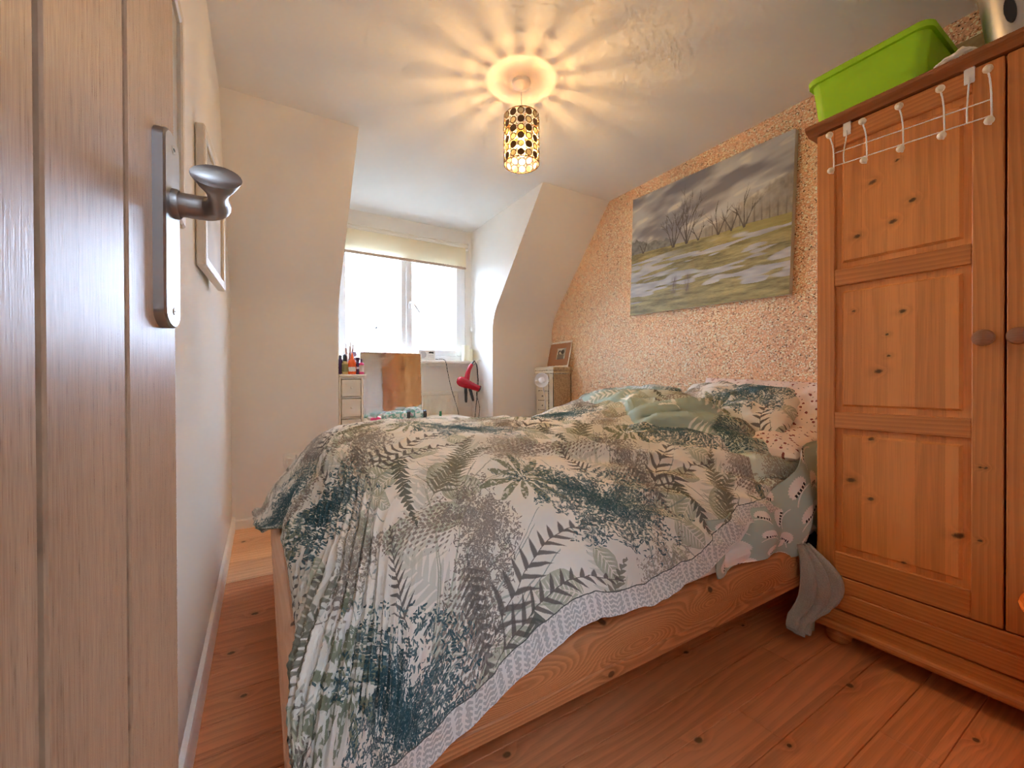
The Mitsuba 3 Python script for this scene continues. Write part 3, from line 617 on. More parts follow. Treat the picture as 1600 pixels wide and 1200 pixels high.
# ---- duvet
def pl_(t, xs, ys):
    from scipy.interpolate import PchipInterpolator
    return PchipInterpolator(xs, ys, extrapolate=True)(t)
def arc(P): P = np.array(P, float); return np.r_[0, np.cumsum(np.linalg.norm(np.diff(P, axis=0), axis=1))], P
def sm(a, b, x): t = np.clip((x - a) / (b - a), 0, 1); return t * t * (3 - 2 * t)
def duvet_mesh(ns=340, nt=380):
    fa, fp = arc([(-.030, .50), (-.034, .44), (-.028, .385), (-.008, .325), (.03, .265), (.08, .205), (.15, .115), (.22, .05), (.33, .008), (.48, 0)])   # foot: (x, drop)
    na, npf = arc([(.742, .60), (.744, .52), (.748, .44), (.765, .375), (.81, .300), (.90, .215), (1.03, .140), (1.22, .068), (1.45, .022), (1.75, .0), (2.05, .008), (2.22, .06), (2.33, .15), (2.39, .27), (2.40, .40)])  # across: (y, drop)
    XE = 1.98
    Ls = fa[-1] + XE - .48
    s = np.linspace(0, 1, ns) ** 1.0 * Ls
    t0 = np.interp(s, [0, .25, .48, .70, .95, 1.25, 1.5, 1.75, Ls], [.0, .02, .055, .10, .160, .185, .215, .30, .36])         # where the near hem begins
    tm = na[-1]; t0 = t0 + .018 * np.sin(s * 9.0) * np.exp(-((s - .9) / .6) ** 2) + .010 * (meshkit.fbm(np.stack([s * 14, s * 0, s * 0], -1), 3, 2) - .5) * 2 + .03 * np.exp(-((s - 1.05) / .28) ** 2)
    sg, w = np.meshgrid(s, np.linspace(0, 1, nt), indexing='ij'); tg = t0[:, None] + w * (tm - t0[:, None])
    X = np.where(sg < fa[-1], pl_(np.minimum(sg, fa[-1]), fa, fp[:, 0]), .48 + sg - fa[-1]); DF = np.where(sg < fa[-1], pl_(np.minimum(sg, fa[-1]), fa, fp[:, 1]), 0)
    Y = pl_(tg, na, npf[:, 0]); DN = pl_(tg, na, npf[:, 1])
    # foot hem tucked inside the rail between the corners
    tuck = (.78 + .22 * sm(.80, 1.0, Y)) * sm(2.06, 1.84, Y)
    X = X + .095 * tuck * sm(.30, .02, X); DF = DF * (1 - .22 * tuck); wf = sm(1.6, 2.0, Y); X = X + .042 * wf * sm(.47, .36, DF) * sm(.62, .40, X); DF = DF - .80 * wf * np.maximum(DF - .40, 0)
    ztop = .770 + pl_(np.clip(X, 0, 2), [0, .4, .8, 1.3, 1.6, 1.85, 2.0], [0, .004, -.006, -.022, .02, .085, .095]) * sm(.9, 1.5, Y)
    D = (DF ** 2.1 + DN ** 2.1 + 1e-9) ** (1 / 2.1)
    Z = ztop - D
    # near side lies lower towards the head where the wardrobe begins
    P = np.stack([X, Y, Z], -1)
    P[..., 0] += .05 * sm(.25, .5, DN) * sm(.2, .45, DF) ; P[..., 1] += .03 * sm(.25, .5, DN) * sm(.2, .45, DF)
    nor = np.cross(np.gradient(P, axis=0), np.gradient(P, axis=1)); nor /= np.linalg.norm(nor, axis=-1, keepdims=True) + 1e-12
    # folds
    q = np.stack([sg, tg, np.zeros_like(sg)], -1)
    nz = lambda f, sd, o=3: meshkit.fbm(q * np.array(f), o, sd) - .5
    h = .034 * nz((4.0, 4.0, 1), 1) + .020 * nz((9, 9, 1), 2) + .009 * nz((22, 22, 1), 3)
    # long pulls sweeping from the top down to the foot corner
    ph = (sg * 1.0 - .45 * tg - .28 * tg ** 2 + .05 * nz((5, 2, 1), 8)) / .052
    rid = 1 - np.abs((ph % 1) - .5) * 2; rid = rid ** 2.2 - .33
    amp = .021 * sm(.02, .15, sg) * sm(1.0, .35, sg) * sm(.12, .3, tg) * sm(1.55, 1.1, tg) * (.45 + 1.3 * np.clip(nz((2.5, 1.6, 1), 12) + .5, 0, 1))
    h += amp * rid
    # creases towards the head: rumpled cover
    ph2 = (sg * .55 + tg * .9 + .12 * nz((3, 3, 1), 21)) / .13; r2 = 1 - np.abs((ph2 % 1) - .5) * 2
    h += .022 * sm(1.05, 1.5, sg) * (r2 ** 1.5 - .35) * (.3 + 1.2 * np.clip(nz((3, 3, 1), 23) + .5, 0, 1))
    # big soft fold running across the near right part
    d1 = (tg - (.95 - .42 * (sg - 1.0))) ; h += .020 * np.exp(-(d1 / .055) ** 2) * sm(.95, 1.2, sg) - .016 * np.exp(-((d1 + .075) / .04) ** 2) * sm(.95, 1.2, sg)
    # scalloped foot hem and far corner bundle
    h += .018 * np.sin(tg * 38 + 3 * nz((2, 2, 1), 5)) * sm(.16, .02, sg) * sm(1.7, 2.0, tg)
    P = P + nor * (h * np.clip(np.minimum.reduce([sg / .06, (Ls - sg) / .05, (tg - t0[:, None]) / .05 + .25]), 0, 1))[..., None]
    lim = .766 - .0 * P[..., 2]; over = np.where(P[..., 1] < 1.2, np.maximum(P[..., 1] - lim, 0), 0) * sm(.37, .33, P[..., 2]); P[..., 1] -= over
    edge = np.clip(np.minimum.reduce([sg / .05, (Ls - sg) / .05, (tg - t0[:, None]) / .05, (tm - tg) / .05]), 0, 1)
    nor = np.cross(np.gradient(P, axis=0), np.gradient(P, axis=1)); nor /= np.linalg.norm(nor, axis=-1, keepdims=True) + 1e-12
    Q = P - nor * (.0015 + .012 * edge[..., None])
    Vt = np.concatenate([P.reshape(-1, 3), Q.reshape(-1, 3)]); n_ = ns * nt
    Fc = [grid_faces(ns, nt), grid_faces(ns, nt, True) + n_]
    b = np.concatenate([np.arange(nt), np.arange(1, ns) * nt + nt - 1, (ns - 1) * nt + np.arange(nt - 2, -1, -1), np.arange(ns - 2, 0, -1) * nt]); b2 = np.roll(b, -1)
    Fc.append(np.stack([b, b2 + n_, b2], 1)); Fc.append(np.stack([b, b + n_, b2 + n_], 1))
    uv = np.stack([sg, tg - t0[:, None]], -1).reshape(-1, 2)
    return trimesh.Trimesh(Vt, np.vstack(Fc), process=False), np.vstack([uv, uv]), P, nor, sg, tg
dmesh, duv, DP, DNR, DSG, DTG = duvet_mesh()
dv = thing('duvet', 'cream duvet printed with teal, olive and charcoal ferns and leaves spread over the bed', 'duvet')
add('cover', dmesh, 'duvet_print', dv, smooth=True, uv=duv)
def sheet_strip(path_fn, ns, nt, th=.006):
    """closed cloth strip from path_fn(a, b) -> points, a and b in [0,1]"""
    a, b = np.meshgrid(np.linspace(0, 1, ns), np.linspace(0, 1, nt), indexing='ij'); P = path_fn(a, b)
    nor = np.cross(np.gradient(P, axis=0), np.gradient(P, axis=1)); nor /= np.linalg.norm(nor, axis=-1, keepdims=True) + 1e-12
    Q = P - nor * th; n_ = ns * nt
    bb = np.concatenate([np.arange(nt), np.arange(1, ns) * nt + nt - 1, (ns - 1) * nt + np.arange(nt - 2, -1, -1), np.arange(ns - 2, 0, -1) * nt]); b2 = np.roll(bb, -1)
    Fc = np.vstack([grid_faces(ns, nt), grid_faces(ns, nt, True) + n_, np.stack([bb, b2 + n_, b2], 1), np.stack([bb, bb + n_, b2 + n_], 1)])
    return trimesh.Trimesh(np.concatenate([P.reshape(-1, 3), Q.reshape(-1, 3)]), Fc, process=False)
i0 = int(np.argmax(DP[:, 190, 0] > 1.56)); sub = (slice(i0, None, 1), slice(2, -30, 2))
ss, tt_ = DSG[sub], DTG[sub]; fw = np.stack([ss * 7, tt_ * 7, ss * 0], -1)
front = DSG[i0, 0] + .15 + .10 * np.sin(tt_ * 4.2 + .6) + .05 * np.sin(tt_ * 11) - .10 * sm(.7, .2, tt_)
dd = ss - front; lift = .034 * np.sqrt(np.clip(dd / .045, 0, 1)) - .012 * np.clip(-dd / .02, 0, 1) * 1.0
lift = lift + (dd > 0) * (.020 * (meshkit.fbm(fw, 3, 31) - .5) + .010 * np.sin(tt_ * 33 + ss * 14 + 4 * meshkit.noise(fw * .6, 3)) * np.clip(dd / .06, 0, 1))
rl = DP[sub] + DNR[sub] * lift[..., None]
tm_ = sheet_strip(lambda a, b: rl, *rl.shape[:2], .008); uvt = np.stack([ss, tt_], -1).reshape(-1, 2)
plab(add('turned_edge', tm_, 'sage_print', dv, smooth=True, uv=np.vstack([uvt, uvt])), 'sage green reverse of the duvet turned back at the pillows')

def flap(a, b):
    """crane print sheet hanging over the near side by the wardrobe"""
    x = 1.22 + a * .74; top = .50 + .20 * sm(.45, 1, a); low = .335 - .005 * np.sin(a * 14) - .03 * sm(.35, .6, a) * sm(1.0, .7, a)
    z = top + (low - top) * b
    y = .800 - .018 * np.sin(a * 19 + 1.5 * b) - .035 * np.sin(np.pi * b) * sm(.1, .5, a) + .035 * (1 - b)
    return np.stack([x + .012 * np.sin(b * 5 + a * 8), y, z], -1)
fl_ = sheet_strip(flap, 110, 36, .004); uvf = np.stack(np.meshgrid(np.linspace(0, .74, 110), np.linspace(.3, 0, 36), indexing='ij'), -1).reshape(-1, 2)
tag(add('bed_sheet', fl_, 'crane_print', smooth=True, uv=np.vstack([uvf, uvf])), 'pale green sheet with white and black cranes hanging out beside the wardrobe', 'bed sheet')

# ---- pillows
def pillow(w_, l_, t_, seed, loc, rot, n=70, bump=.010):
    u, v = np.meshgrid(np.linspace(-1, 1, n), np.linspace(-1, 1, n), indexing='ij')
    sx = w_ / 2 * u * (1 - .06 * (1 - v ** 2)); sy = l_ / 2 * v * (1 - .06 * (1 - u ** 2))
    prof = np.clip((1 - u ** 4) * (1 - v ** 4), 0, 1) ** .5
    q = np.stack([sx, sy, np.zeros_like(sx) + seed], -1)
    h = bump * 2 * (meshkit.fbm(q * 11, 3, seed) - .5) * 2 + .5 * bump * np.sin((sx + sy * .6) * 60 + 6 * meshkit.noise(q * 6, seed)) * prof
    up = np.stack([sx, sy, t_ / 2 * prof + h * prof], -1); dn = np.stack([sx, sy, -t_ / 2 * prof * .8], -1)
    n_ = n * n; Fc = np.vstack([grid_faces(n, n), grid_faces(n, n, True) + n_])
    m = trimesh.Trimesh(np.concatenate([up.reshape(-1, 3), dn.reshape(-1, 3)]), Fc, process=False)
    uv = np.stack([sx, sy], -1).reshape(-1, 2)
    m.apply_transform(trimesh.transformations.euler_matrix(*np.radians(rot))); m.apply_translation(loc); return m, np.vstack([uv, uv])
m, uv = pillow(.42, .66, .17, 4, (2.16, 1.32, .800), (4, -28, 4))
tag(add('pillow', m, 'pillow_teal', smooth=True, uv=uv), 'plump pillow with a teal fern print leaning on the spotted pillow', 'pillow')
m, uv = pillow(.44, .74, .15, 9, (2.245, 1.21, .770), (5, -55, 2))
tag(add('pillow', m, 'ditsy_print', smooth=True, uv=uv), 'pinkish white pillow with small dark spots against the cork wall beside the wardrobe', 'pillow')
m, uv = pillow(.46, .74, .16, 6, (2.15, 2.13, .790), (-3, -22, -3))
tag(add('pillow', m, 'sage_print', smooth=True, uv=uv), 'pale sage leaf print pillow lying towards the bedside drawers', 'pillow')
m, uv = pillow(.46, .72, .15, 15, (2.09, 1.22, .655), (0, -6, 0))
tag(add('pillow', m, 'ditsy_print', smooth=True, uv=uv + .4), 'lower spotted pillow squashed flat under the teal fern pillow', 'pillow')

# ---- cloths at the end of the side rail
mat('sage_towel', lambda p, n, uv: mix((0.30, 0.29, 0.225), (0.42, 0.40, 0.33), noise(p.y * 380, p.z * 380, p.x * 380)), rough=0.95, spec=0.1)
def towel(a, b):
    z = .350 - .325 * b; wd_ = .020 + .044 * np.sin(np.clip(b * 1.15, 0, 1) * np.pi) ** 1.2 + .016 * b
    s = (a - .5) * 2; cx = 1.700 + .030 * np.sin(b * 2.8) - .045 * sm(.6, 1, b); cy = .765 - .060 * np.sin(np.clip(b * 1.15, 0, 1) * np.pi)
    d = s * wd_
    return np.stack([cx + d * .72, cy - d * .66 - .016 * np.cos(s * 10 + b * 2) * (.4 + b), z + .03 * np.abs(s) * b], -1)
tag(add('towel', sheet_strip(towel, 60, 70, .007), 'sage_towel', smooth=True), 'grey green towel hanging off the end of the bed rail by the wardrobe', 'towel')
mat('navy_cloth', (0.016, 0.018, 0.035), rough=0.9, spec=0.1)
tag(add('clothing', crumple((1.86, .835, .305), 1, 8, 1.1, 4, (.14, .055, .055)), 'navy_cloth', smooth=True), 'dark navy garment stuffed between the bed and the wardrobe', 'clothing')

# ------------------------------------------------------------------ pendant lamp
LX, LY = 1.074, 1.696
lp = thing('pendant_lamp', 'pendant lamp with a cylinder of brown and clear glass discs hanging from the ceiling', 'lamp')
add('ceiling_rose', xf(lathe([(0, 0), (.044, 0), (.045, -.010), (.042, -.018), (.030, -.026), (.012, -.036), (.008, -.042), (0, -.042)], 32), loc=(LX, LY, HC)), 'white_plastic', lp)
add('cord', tube([(LX, LY, HC - .04), (LX, LY, 2.165)], .003, 8), 'white_plastic', lp)
add('bulb_holder', xf(lathe([(0, .0), (.012, 0), (.021, -.006), (.0225, -.044), (.0265, -.047), (.0265, -.053), (0, -.054)], 20), loc=(LX, LY, 2.17)), 'brass', lp)  # lower lip widened to block bulb light going up to the ceiling
bulb = xf(lathe([(0, 0), (.010, 0), (.011, -.010), (.016, -.024), (.0185, -.037), (.0165, -.051), (.009, -.060), (0, -.0625)], 24), loc=(LX, LY, 2.115)); bulb.fix_normals()
k = add('bulb', bulb, 'white_plastic', lp, smooth=False); scene[k]['emitter'] = {'type': 'area', 'radiance': rgb(*BULB)}
SR, SZ0, SZ1 = .083, 1.988, 2.214
mat('shade_wire', (0.16, 0.10, 0.05), rough=0.4, metal=1.0)
mat('shell_brown', (0.10, 0.045, 0.015), rough=0.25, spec=0.5)
scene['shell_clear'] = {'type': 'principledthin', 'base_color': rgb(0.60, 0.55, 0.40), 'roughness': 0.3, 'diff_trans': 0.35, 'spec_trans': 0.0, 'eta': 1.4}
sh = lp + '__shade'
circ = lambda z, r=SR: [(LX + r * math.cos(t), LY + r * math.sin(t), z) for t in np.linspace(0, 2 * np.pi, 57)]
for z in (SZ0, SZ1): add('ring', tube(circ(z), .0022, 6, False), 'shade_wire', sh)
NB, NR = 14, 6; pitch = (SZ1 - SZ0) / NR
add('spider', cat(*[tube([(LX, LY, 2.165), (LX + SR * math.cos(t), LY + SR * math.sin(t), SZ1)], .0016, 6) for t in (.3, .3 + 2.094, .3 + 4.189)]), 'shade_wire', sh)
disc = lathe([(0, .0012), (.0158, .0010), (.0166, 0), (.0158, -.0010), (0, -.0012)], 20)
gl = lathe([(0, .0010), (.0125, .0006), (.0125, -.0006), (0, -.0010)], 20)
ringm = tube([(.0144 * math.cos(t), .0144 * math.sin(t), 0) for t in np.linspace(0, 2 * np.pi, 21)], .0023, 6, False)
link = tube([(.0045 * math.cos(t), .0045 * math.sin(t), 0) for t in np.linspace(0, 2 * np.pi, 11)], .0011, 5, False)
for r in range(NR):
    z = SZ0 + pitch * (r + .5)
    for c in range(NB):
        t = 2 * np.pi * (c + .18) / NB
        M = np.eye(4); er = np.array([math.cos(t), math.sin(t), 0]); et = np.array([-math.sin(t), math.cos(t), 0])
        M[:3, 0], M[:3, 1], M[:3, 2], M[:3, 3] = et, [0, 0, 1], er, np.array([LX, LY, z]) + er * SR
        mk = lambda m_, M=M: m_.copy().apply_transform(M)
        if (r + c) % 2: add('disc', mk(disc), 'shell_brown', sh)
        else:
            add('glass_disc', mk(gl), 'shell_clear', sh); add('disc_rim', mk(ringm), 'shade_wire', sh)
lk = []
for r in range(NR - 1):
    for c in range(NB):
        t = 2 * np.pi * (c + .68) / NB; z = SZ0 + pitch * (r + 1); M = np.eye(4); er = np.array([math.cos(t), math.sin(t), 0]); et = np.array([-math.sin(t), math.cos(t), 0])
        M[:3, 0], M[:3, 1], M[:3, 2], M[:3, 3] = et, [0, 0, 1], er, np.array([LX, LY, z]) + er * SR
        add('link', link.copy().apply_transform(M), 'shade_wire', sh)

# ------------------------------------------------------------------ roller blind
bl = thing('roller_blind', 'cream roller blind pulled partway down over the window', 'roller blind')
scene['blind_cloth'] = {'type': 'principledthin', 'base_color': rgb(0.90, 0.79, 0.58), 'roughness': 0.9, 'diff_trans': 0.8, 'spec_trans': 0.0, 'eta': 1.3}
mat('blind_bar', (0.46, 0.34, 0.26), rough=0.6)
add('roller', tube([(.50, 3.60, 2.222), (1.672, 3.60, 2.222)], .019, 16), 'cream_frame', bl)
add('cloth', trimesh.Trimesh([[.515, 3.607, 2.02], [1.660, 3.607, 2.02], [1.660, 3.612, 2.222], [.515, 3.612, 2.222]], [[0, 1, 2], [0, 2, 3]]), 'blind_cloth', bl, smooth=False)
add('bottom_bar', cbox(.515, 1.660, 3.601, 3.613, 2.006, 2.028, .003), 'blind_bar', bl)
add('bracket', cbox(1.674, 1.692, 3.575, 3.66, 2.195, 2.25, .003), 'white_plastic', bl)
add('chain', tube(smooth_path([(1.694, 3.60, 2.21), (1.706, 3.596, 2.0), (1.708, 3.596, 1.6), (1.709, 3.597, 1.45), (1.713, 3.60, 1.435), (1.717, 3.603, 1.45), (1.716, 3.604, 1.6), (1.714, 3.604, 2.0), (1.694, 3.602, 2.235)], 4), .0022, 6), 'white_plastic', bl)
add('tensioner', cbox(1.706, 1.722, 3.59, 3.61, 1.425, 1.475, .004), 'white_plastic', bl)

# ------------------------------------------------------------------ things on the window sill
ZS = 1.1462
rd = thing('radio', 'small white radio with a raised aerial on the window sill', 'radio')
add('body', cbox(1.185, 1.343, 3.578, 3.63, ZS, ZS + .088, .006), 'white_plastic', rd)
add('display', cbox(1.282, 1.325, 3.5765, 3.580, ZS + .058, ZS + .072, .001), 'black_plastic', rd)
mat('grille_grey', (0.52, 0.50, 0.49), rough=0.5)
for i in range(4): add('button', cbox(1.275 + .013 * i, 1.284 + .013 * i, 3.576, 3.580, ZS + .036, ZS + .041, .001), 'grille_grey', rd)
for i in range(4): add('button', cbox(1.275 + .013 * i, 1.284 + .013 * i, 3.576, 3.580, ZS + .022, ZS + .027, .001), 'grille_grey', rd)
add('speaker_grille', xf(lathe([(0, 0), (.030, 0), (.031, .001), (.0, .0012)], 24), (90, 0, 0), (1.228, 3.5775, ZS + .045)), 'grille_grey', rd)
add('aerial', tube([(1.20, 3.61, ZS + .088), (1.355, 3.61, 1.345)], .0030, 6), 'grille_grey', rd)
add('cable', tube(smooth_path([(1.343, 3.60, ZS + .012), (1.375, 3.575, ZS + .008), (1.41, 3.54, ZS + .004), (1.432, 3.53, 1.08), (1.45, 3.535, 1.0), (1.475, 3.54, .90), (1.51, 3.54, .79), (1.545, 3.545, .68), (1.56, 3.55, .55)], 6), .0028, 6), 'dark_wire', rd)
mat('wax_cream', (0.86, 0.84, 0.66), rough=0.5, spec=0.3)
def candle(x, y, r, h, label):
    c = thing('candle', label, 'candle')
    add('wax', xf(lathe([(0, 0), (r, 0), (r, h - .006), (r * .9, h), (r * .5, h - .004), (0, h - .005)], 28), loc=(x, y, ZS)), 'wax_cream', c)
    add('wick', tube([(x, y, ZS + h - .006), (x + .001, y, ZS + h + .006)], .001, 5), 'black_plastic', c)
candle(1.640, 3.578, .037, .142, 'wide cream pillar candle on the window sill, in front of the narrower one')
candle(1.700, 3.615, .026, .115, 'narrower cream pillar candle in the corner of the window sill')

# hair dryer and straighteners hanging by the window
mat('red_gloss', (0.42, 0.004, 0.02), rough=0.22, spec=0.6)
hd_ = thing('hair_dryer', 'glossy red hair dryer hanging upside down by the window', 'hair dryer')
ax0, ax1 = np.array([1.505, 3.47, .968]), np.array([1.712, 3.44, .884]); A_ = (ax1 - ax0)
def along(t): return ax0 + A_ * t
add('barrel', tube([along(t) for t in (0, .02, .08, .18, .32, .46, .60, .74, .88, 1.0)], [.012, .025, .038, .046, .046, .040, .034, .031, .029, .028], 24), 'red_gloss', hd_, smooth=50)
add('nozzle', tube([along(.97), along(1.012)], .0295, 24), 'black_plastic', hd_)
add('grip', tube(smooth_path([tuple(along(.40)), (1.598, 3.46, .985), (1.612, 3.455, 1.05), (1.643, 3.452, 1.105)], 6), np.linspace(.027, .017, 19), 14), 'red_gloss', hd_, smooth=50)
add('strain_relief', tube(smooth_path([(1.640, 3.452, 1.10), (1.655, 3.452, 1.125), (1.672, 3.455, 1.140)], 5), np.linspace(.010, .005, 11), 8), 'black_plastic', hd_)
add('cable', tube(smooth_path([(1.67, 3.455, 1.140), (1.688, 3.46, 1.115), (1.702, 3.462, 1.04), (1.706, 3.465, .95), (1.70, 3.46, .86), (1.690, 3.45, .80), (1.68, 3.45, .70), (1.665, 3.46, .55)], 6), .0035, 6), 'dark_wire', hd_)
add('hook', cat(tube(smooth_path([(1.7435, 3.475, 1.15), (1.70, 3.472, 1.145), (1.672, 3.47, 1.146), (1.664, 3.47, 1.158)], 4), .003, 6)), 'steel', hd_)
hs = thing('hair_straightener', 'black hair straighteners hanging behind the red hair dryer', 'hair straighteners')
for a, b in (((1.600, 3.50, .98), (1.607, 3.50, .76)), ((1.618, 3.50, .98), (1.680, 3.50, .770))):
    a, b = np.array(a), np.array(b)
    add('arm', tube([a + (b - a) * t for t in (0, .1, .5, .9, .97, 1)], [.013, .015, .015, .013, .011, .006], 12), 'black_plastic', hs)
add('hinge', tube([(1.592, 3.50, .975), (1.628, 3.50, .978)], .016, 12), 'black_plastic', hs)
add('cable', tube(smooth_path([(1.61, 3.50, .99), (1.66, 3.49, 1.08), (1.690, 3.47, 1.12), (1.715, 3.475, 1.02), (1.717, 3.48, .90), (1.70, 3.475, .83), (1.722, 3.47, .75), (1.728, 3.47, .68), (1.71, 3.48, .55)], 6), .003, 6), 'dark_wire', hs)

# radiator
ra = thing('radiator', 'cream panel radiator under the window', 'radiator')
mat('radiator_paint', (0.80, 0.75, 0.64), rough=0.4)
add('body', cat(cbox(.80, 1.556, 3.585, 3.600, .22, .835, .006), *[cbox(.83 + .034 * i, .848 + .034 * i, 3.579, 3.587, .26, .80, .003) for i in range(21)]), 'radiator_paint', ra, smooth=False)
add('top_grille', cbox(.795, 1.562, 3.572, 3.655, .828, .864, .006), 'radiator_paint', ra, smooth=False)
add('side_panel', cbox(1.545, 1.560, 3.575, 3.655, .23, .83, .004), 'radiator_paint', ra, smooth=False)
add('valve', tube([(1.60, 3.62, 0), (1.60, 3.62, .22), (1.56, 3.62, .25)], .011, 8), 'gloss_white', ra)

# ------------------------------------------------------------------ dressing table, mirror, things on it
mat('cream_paint', lambda p, n, uv: mix((0.80, 0.75, 0.64), (0.62, 0.54, 0.42), smoothstep(.80, .9, noise(p.x * 45, p.z * 45, p.y * 45)) * .35), rough=0.5)
dt = thing('dressing_table', 'painted dressing table in the window alcove, mostly hidden behind the bed', 'dressing table')
TZ = .655
add('tabletop', cbox(.672, 1.50, 3.10, 3.555, TZ - .025, TZ, .005), 'cream_paint', dt, smooth=False)
for x in (.69, 1.445):
    for y in (3.12, 3.50): add('leg', cbox(x, x + .035, y, y + .035, 0, TZ - .025, .004), 'cream_paint', dt, smooth=False)
add('apron', cat(cbox(.70, 1.47, 3.125, 3.14, TZ - .12, TZ - .024, .003)), 'cream_paint', dt, smooth=False)
mr = thing('mirror', 'rectangular table mirror with a thin white frame reflecting the wardrobe', 'mirror')
MX0, MX1, MH_ = .680, 1.192, .541
MT = np.array(T().translate([0, 3.482, TZ + .0005]).rotate([1, 0, 0], -3.7).matrix)
mm_ = lambda m_: m_.copy().apply_transform(MT)
add('glass', mm_(trimesh.Trimesh([[MX0 + .003, 0, .004], [MX1 - .008, 0, .004], [MX1 - .008, 0, MH_ - .003], [MX0 + .003, 0, MH_ - .003]], [[0, 1, 2], [0, 2, 3]])), 'mirror_glass', mr, smooth=False)
add('frame', mm_(cat(cbox(MX0, MX0 + .004, -.0025, .015, 0, MH_, .001), cbox(MX1 - .009, MX1, -.0025, .015, 0, MH_, .001), cbox(MX0, MX1, -.0025, .015, MH_ - .004, MH_, .001), cbox(MX0, MX1, -.0025, .015, 0, .005, .001), box(MX0 + .002, MX1 - .002, .003, .014, .002, MH_ - .002))), 'gloss_white', mr, smooth=False)
add('stand', tube([(.94, 3.512, .92), (.94, 3.552, TZ + .004)], .006, 8), 'gloss_white', mr)

def bottle(name, label, x, y, z, prof, col, cap=None, cap_prof=None, lab=None, lab_col=None, rot=None, group=None, cat_='bottle', parts=('body', 'cap', 'paper_label')):
    b = thing(name, label, cat_, group)
    place = lambda m: xf(m, rot, (x, y, z)) if rot is not None else xf(m, loc=(x, y, z))
    add(parts[0], place(lathe(prof, 24)), col, b)
    if cap: add(parts[1], place(lathe(cap_prof, 20)), cap, b)
    if lab:
        r, z0, z1, col_ = lab
        a = np.linspace(-1.15, 1.15, 12) - math.pi / 2 - .25
        V = np.concatenate([np.stack([r * np.cos(a), r * np.sin(a), np.full(12, zz)], 1) for zz in (z0, z1)]); V = np.vstack([V, V * np.array([.97, .97, 1])])
        add(parts[2], place(trimesh.Trimesh(V, np.vstack([grid_faces(2, 12), grid_faces(2, 12, True) + 24]), process=False)), col_, b)
    return b
mat('purple_dark', (0.05, 0.018, 0.075), rough=0.3); mat('orange_bottle', (0.90, 0.14, 0.02), rough=0.35); mat('pink_plastic', (0.72, 0.06, 0.22), rough=0.35)
mat('grille_dark', (0.16, 0.15, 0.16), rough=0.5); mat('lilac_plastic', (0.42, 0.33, 0.55), rough=0.45); mat('amber_liquid', (0.60, 0.47, 0.20), rough=0.2); mat('label_white', (0.85, 0.82, 0.78), rough=0.6); mat('label_olive', (0.30, 0.27, 0.10), rough=0.6)
mat('label_lilac', (0.55, 0.48, 0.62), rough=0.6)
tw = thing('drawer_tower', 'narrow cream painted tower of small drawers in the window alcove', 'drawers')
TX0, TX1, TY0, TY1, TTZ = .4835, .6535, 3.262, 3.475, 1.008
add('carcass', cat(cbox(TX0, TX0 + .013, TY0, TY1, .04, TTZ - .022, .001), cbox(TX1 - .013, TX1, TY0, TY1, .04, TTZ - .022, .001), *[box(TX0 + .012, TX1 - .012, TY0 + .012, TY1 - .002, z - .005, z + .005) for z in (.075, .23, .38, .533, .684, .836, .978)], box(TX0 + .01, TX1 - .01, TY1 - .01, TY1, .04, .98)), 'cream_paint', tw, smooth=False)
add('top', cbox(TX0 - .003, TX1 + .020, TY0 - .018, TY1, TTZ - .022, TTZ, .005), 'cream_paint', tw, smooth=False)
for z0, z1 in ((.08, .225), (.235, .375), (.385, .528), (.538, .679), (.689, .831), (.841, .973)):
    dr_ = add('drawer', cat(cbox(TX0 + .0185, TX1 - .0185, TY0 - .002, TY0 + .18, z0 + .004, z1 - .005, .002)), 'cream_paint', tw, smooth=False)
    add('knob', xf(lathe([(0, 0), (.004, 0), (.004, .005), (.009, .009), (.010, .014), (.006, .018), (0, .019)], 16), (90, 0, 0), ((TX0 + TX1) / 2, TY0 - .002, (z0 + z1) / 2)), 'cream_paint', dr_)
add('base', cbox(TX0 - .002, TX1 + .006, TY0 - .008, TY1, 0, .042, .004), 'cream_paint', tw, smooth=False)
P = TTZ
bottle('bottle', 'dark purple bottle at the alcove wall, partly cut off by the wall edge', .503, 3.33, P, [(0, 0), (.017, 0), (.018, .01), (.018, .10), (.010, .118), (0, .12)], 'purple_dark', 'black_plastic', [(0, .117), (.010, .117), (.010, .14), (0, .141)])
bottle('bottle', 'yellow bottle with a black spray cap on the drawer tower', .535, 3.32, P, [(0, 0), (.022, 0), (.023, .01), (.023, .082), (.012, .100), (0, .102)], 'amber_liquid', 'black_plastic', [(0, .098), (.016, .098), (.013, .118), (.014, .140), (.006, .150), (0, .150)], (.0235, .02, .075, 'label_olive'))
bottle('bottle', 'orange spray bottle with a pointed top on the drawer tower', .585, 3.315, P, [(0, 0), (.026, 0), (.028, .008), (.028, .085), (.022, .105), (.012, .115), (0, .116)], 'orange_bottle', 'orange_bottle', [(0, .112), (.013, .112), (.012, .130), (.007, .150), (.003, .162), (0, .162)], (.0285, .022, .055, 'label_white'))
bottle('bottle', 'dark purple flat-topped bottle between the orange and the pink bottle', .628, 3.335, P, [(0, 0), (.021, 0), (.022, .006), (.022, .085), (.010, .096), (0, .097)], 'purple_dark', 'purple_dark', [(0, .094), (.010, .094), (.010, .108), (.016, .110), (.016, .128), (0, .130)], (.0225, .04, .058, 'label_lilac'))
bottle('bottle', 'pink bottle with a purple cap at the corner of the drawer tower', .653, 3.315, P, [(0, 0), (.017, 0), (.018, .006), (.018, .082), (.009, .092), (0, .093)], 'pink_plastic', 'purple_dark', [(0, .090), (.008, .090), (.008, .118), (0, .119)], (.0185, .02, .07, 'label_white'))
